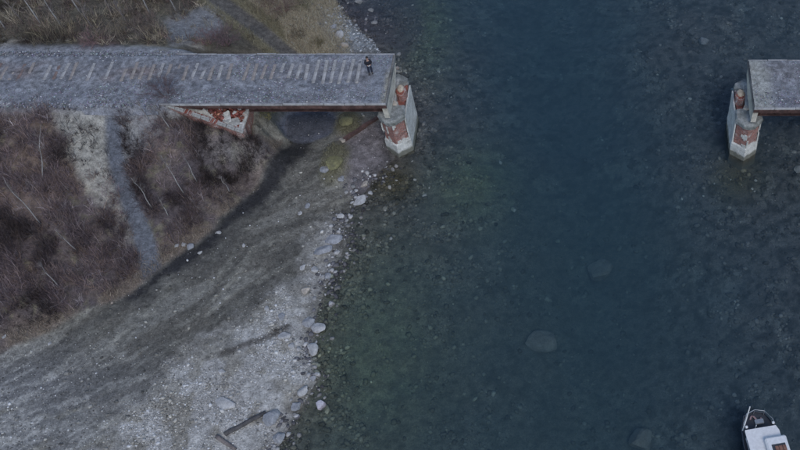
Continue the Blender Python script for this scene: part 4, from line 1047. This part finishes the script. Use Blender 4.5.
def sub_skin(name, keys, mat, grow, extra=None):
    kk = [q for q in keys]; ii = {q: a for a, q in enumerate(kk)}; es = [(ii[a], ii[b]) for a, b in E if a in ii and b in ii]
    rr = []
    for q in kk:
        v = RD_[q]; rr.append(tuple(c + grow for c in v) if hasattr(v, '__len__') else v + grow)
    return skin_obj(name, [J[q] for q in kk], es, rr, mat, pr)
sub_skin('jacket', ['pel', 'belly', 'chest', 'shL', 'elL', 'wrL', 'shR', 'elR', 'wrR'], 'jacket', .03)
sub_skin('trousers', ['pel', 'hipL', 'kneeL', 'ankL', 'hipR', 'kneeR', 'ankR'], 'trousers', .025)
for s_ in ('L', 'R'):
    a, t = Vector(J['ank' + s_]), Vector(J['toe' + s_]); bm = bmesh.new(); d = (t - a); add_box(bm, (a + t) / 2 + Vector((0, 0, -.005)), (.10, .29, .09), rotz(math.atan2(d.y, d.x) + math.pi / 2), .03); bm_obj('shoe', bm, M['shoe'], pr, True)
bm = bmesh.new(); bmesh.ops.create_uvsphere(bm, u_segments=14, v_segments=10, radius=.113)
for v in bm.verts:
    v.co = Vector((v.co.x * .92, v.co.y * 1.08 + .005, v.co.z * 1.0 + 1.685))
    if v.co.y < -.045 and v.co.z < 1.72: v.co.y = -.045
    if v.co.z < 1.62: v.co.z = 1.62
bm_obj('hair', bm, M['hair'], pr, True)
for s_ in (-1, 1):
    bm = bmesh.new(); bmesh.ops.create_uvsphere(bm, u_segments=8, v_segments=6, radius=.013)
    for v in bm.verts: v.co += Vector((s_ * .033, -.118, 1.655))
    bm_obj('eye', bm, M['hair'], pr, True)
    bm = bmesh.new(); bmesh.ops.create_uvsphere(bm, u_segments=8, v_segments=6, radius=.028)
    for v in bm.verts: v.co = Vector((v.co.x * .4 + s_ * .095, v.co.y * .7 - .02, v.co.z + 1.645))
    bm_obj('ear', bm, M['skin'], pr, True)
bm = bmesh.new(); bmesh.ops.create_cone(bm, segments=6, radius1=.018, radius2=.006, depth=.05, cap_ends=True)
for v in bm.verts: v.co += Vector((0, -.128, 1.635))
bm_obj('nose', bm, M['skin'], pr, True)
bm = bmesh.new(); add_box(bm, (0, -.112, 1.585), (.05, .015, .012), bevel=.004); bm_obj('mouth', bm, M['pink'], pr)
bm = bmesh.new(); add_box(bm, (0, 0, 0), (.19, .05, .12), bevel=.012); add_box(bm, (0, .012, .10), (.13, .012, .09), Matrix.Rotation(.2, 3, 'X'), .004)
rc = bm_obj('handheld_controller', bm, M['white'])
rc.location = pf + Vector(rotz(math.radians(20)) @ Vector((0, -.315, 1.10))); rc.rotation_euler = (.7, 0, math.radians(20))
tag(rc, 'small white handheld controller held by the person on the deck', 'controller')
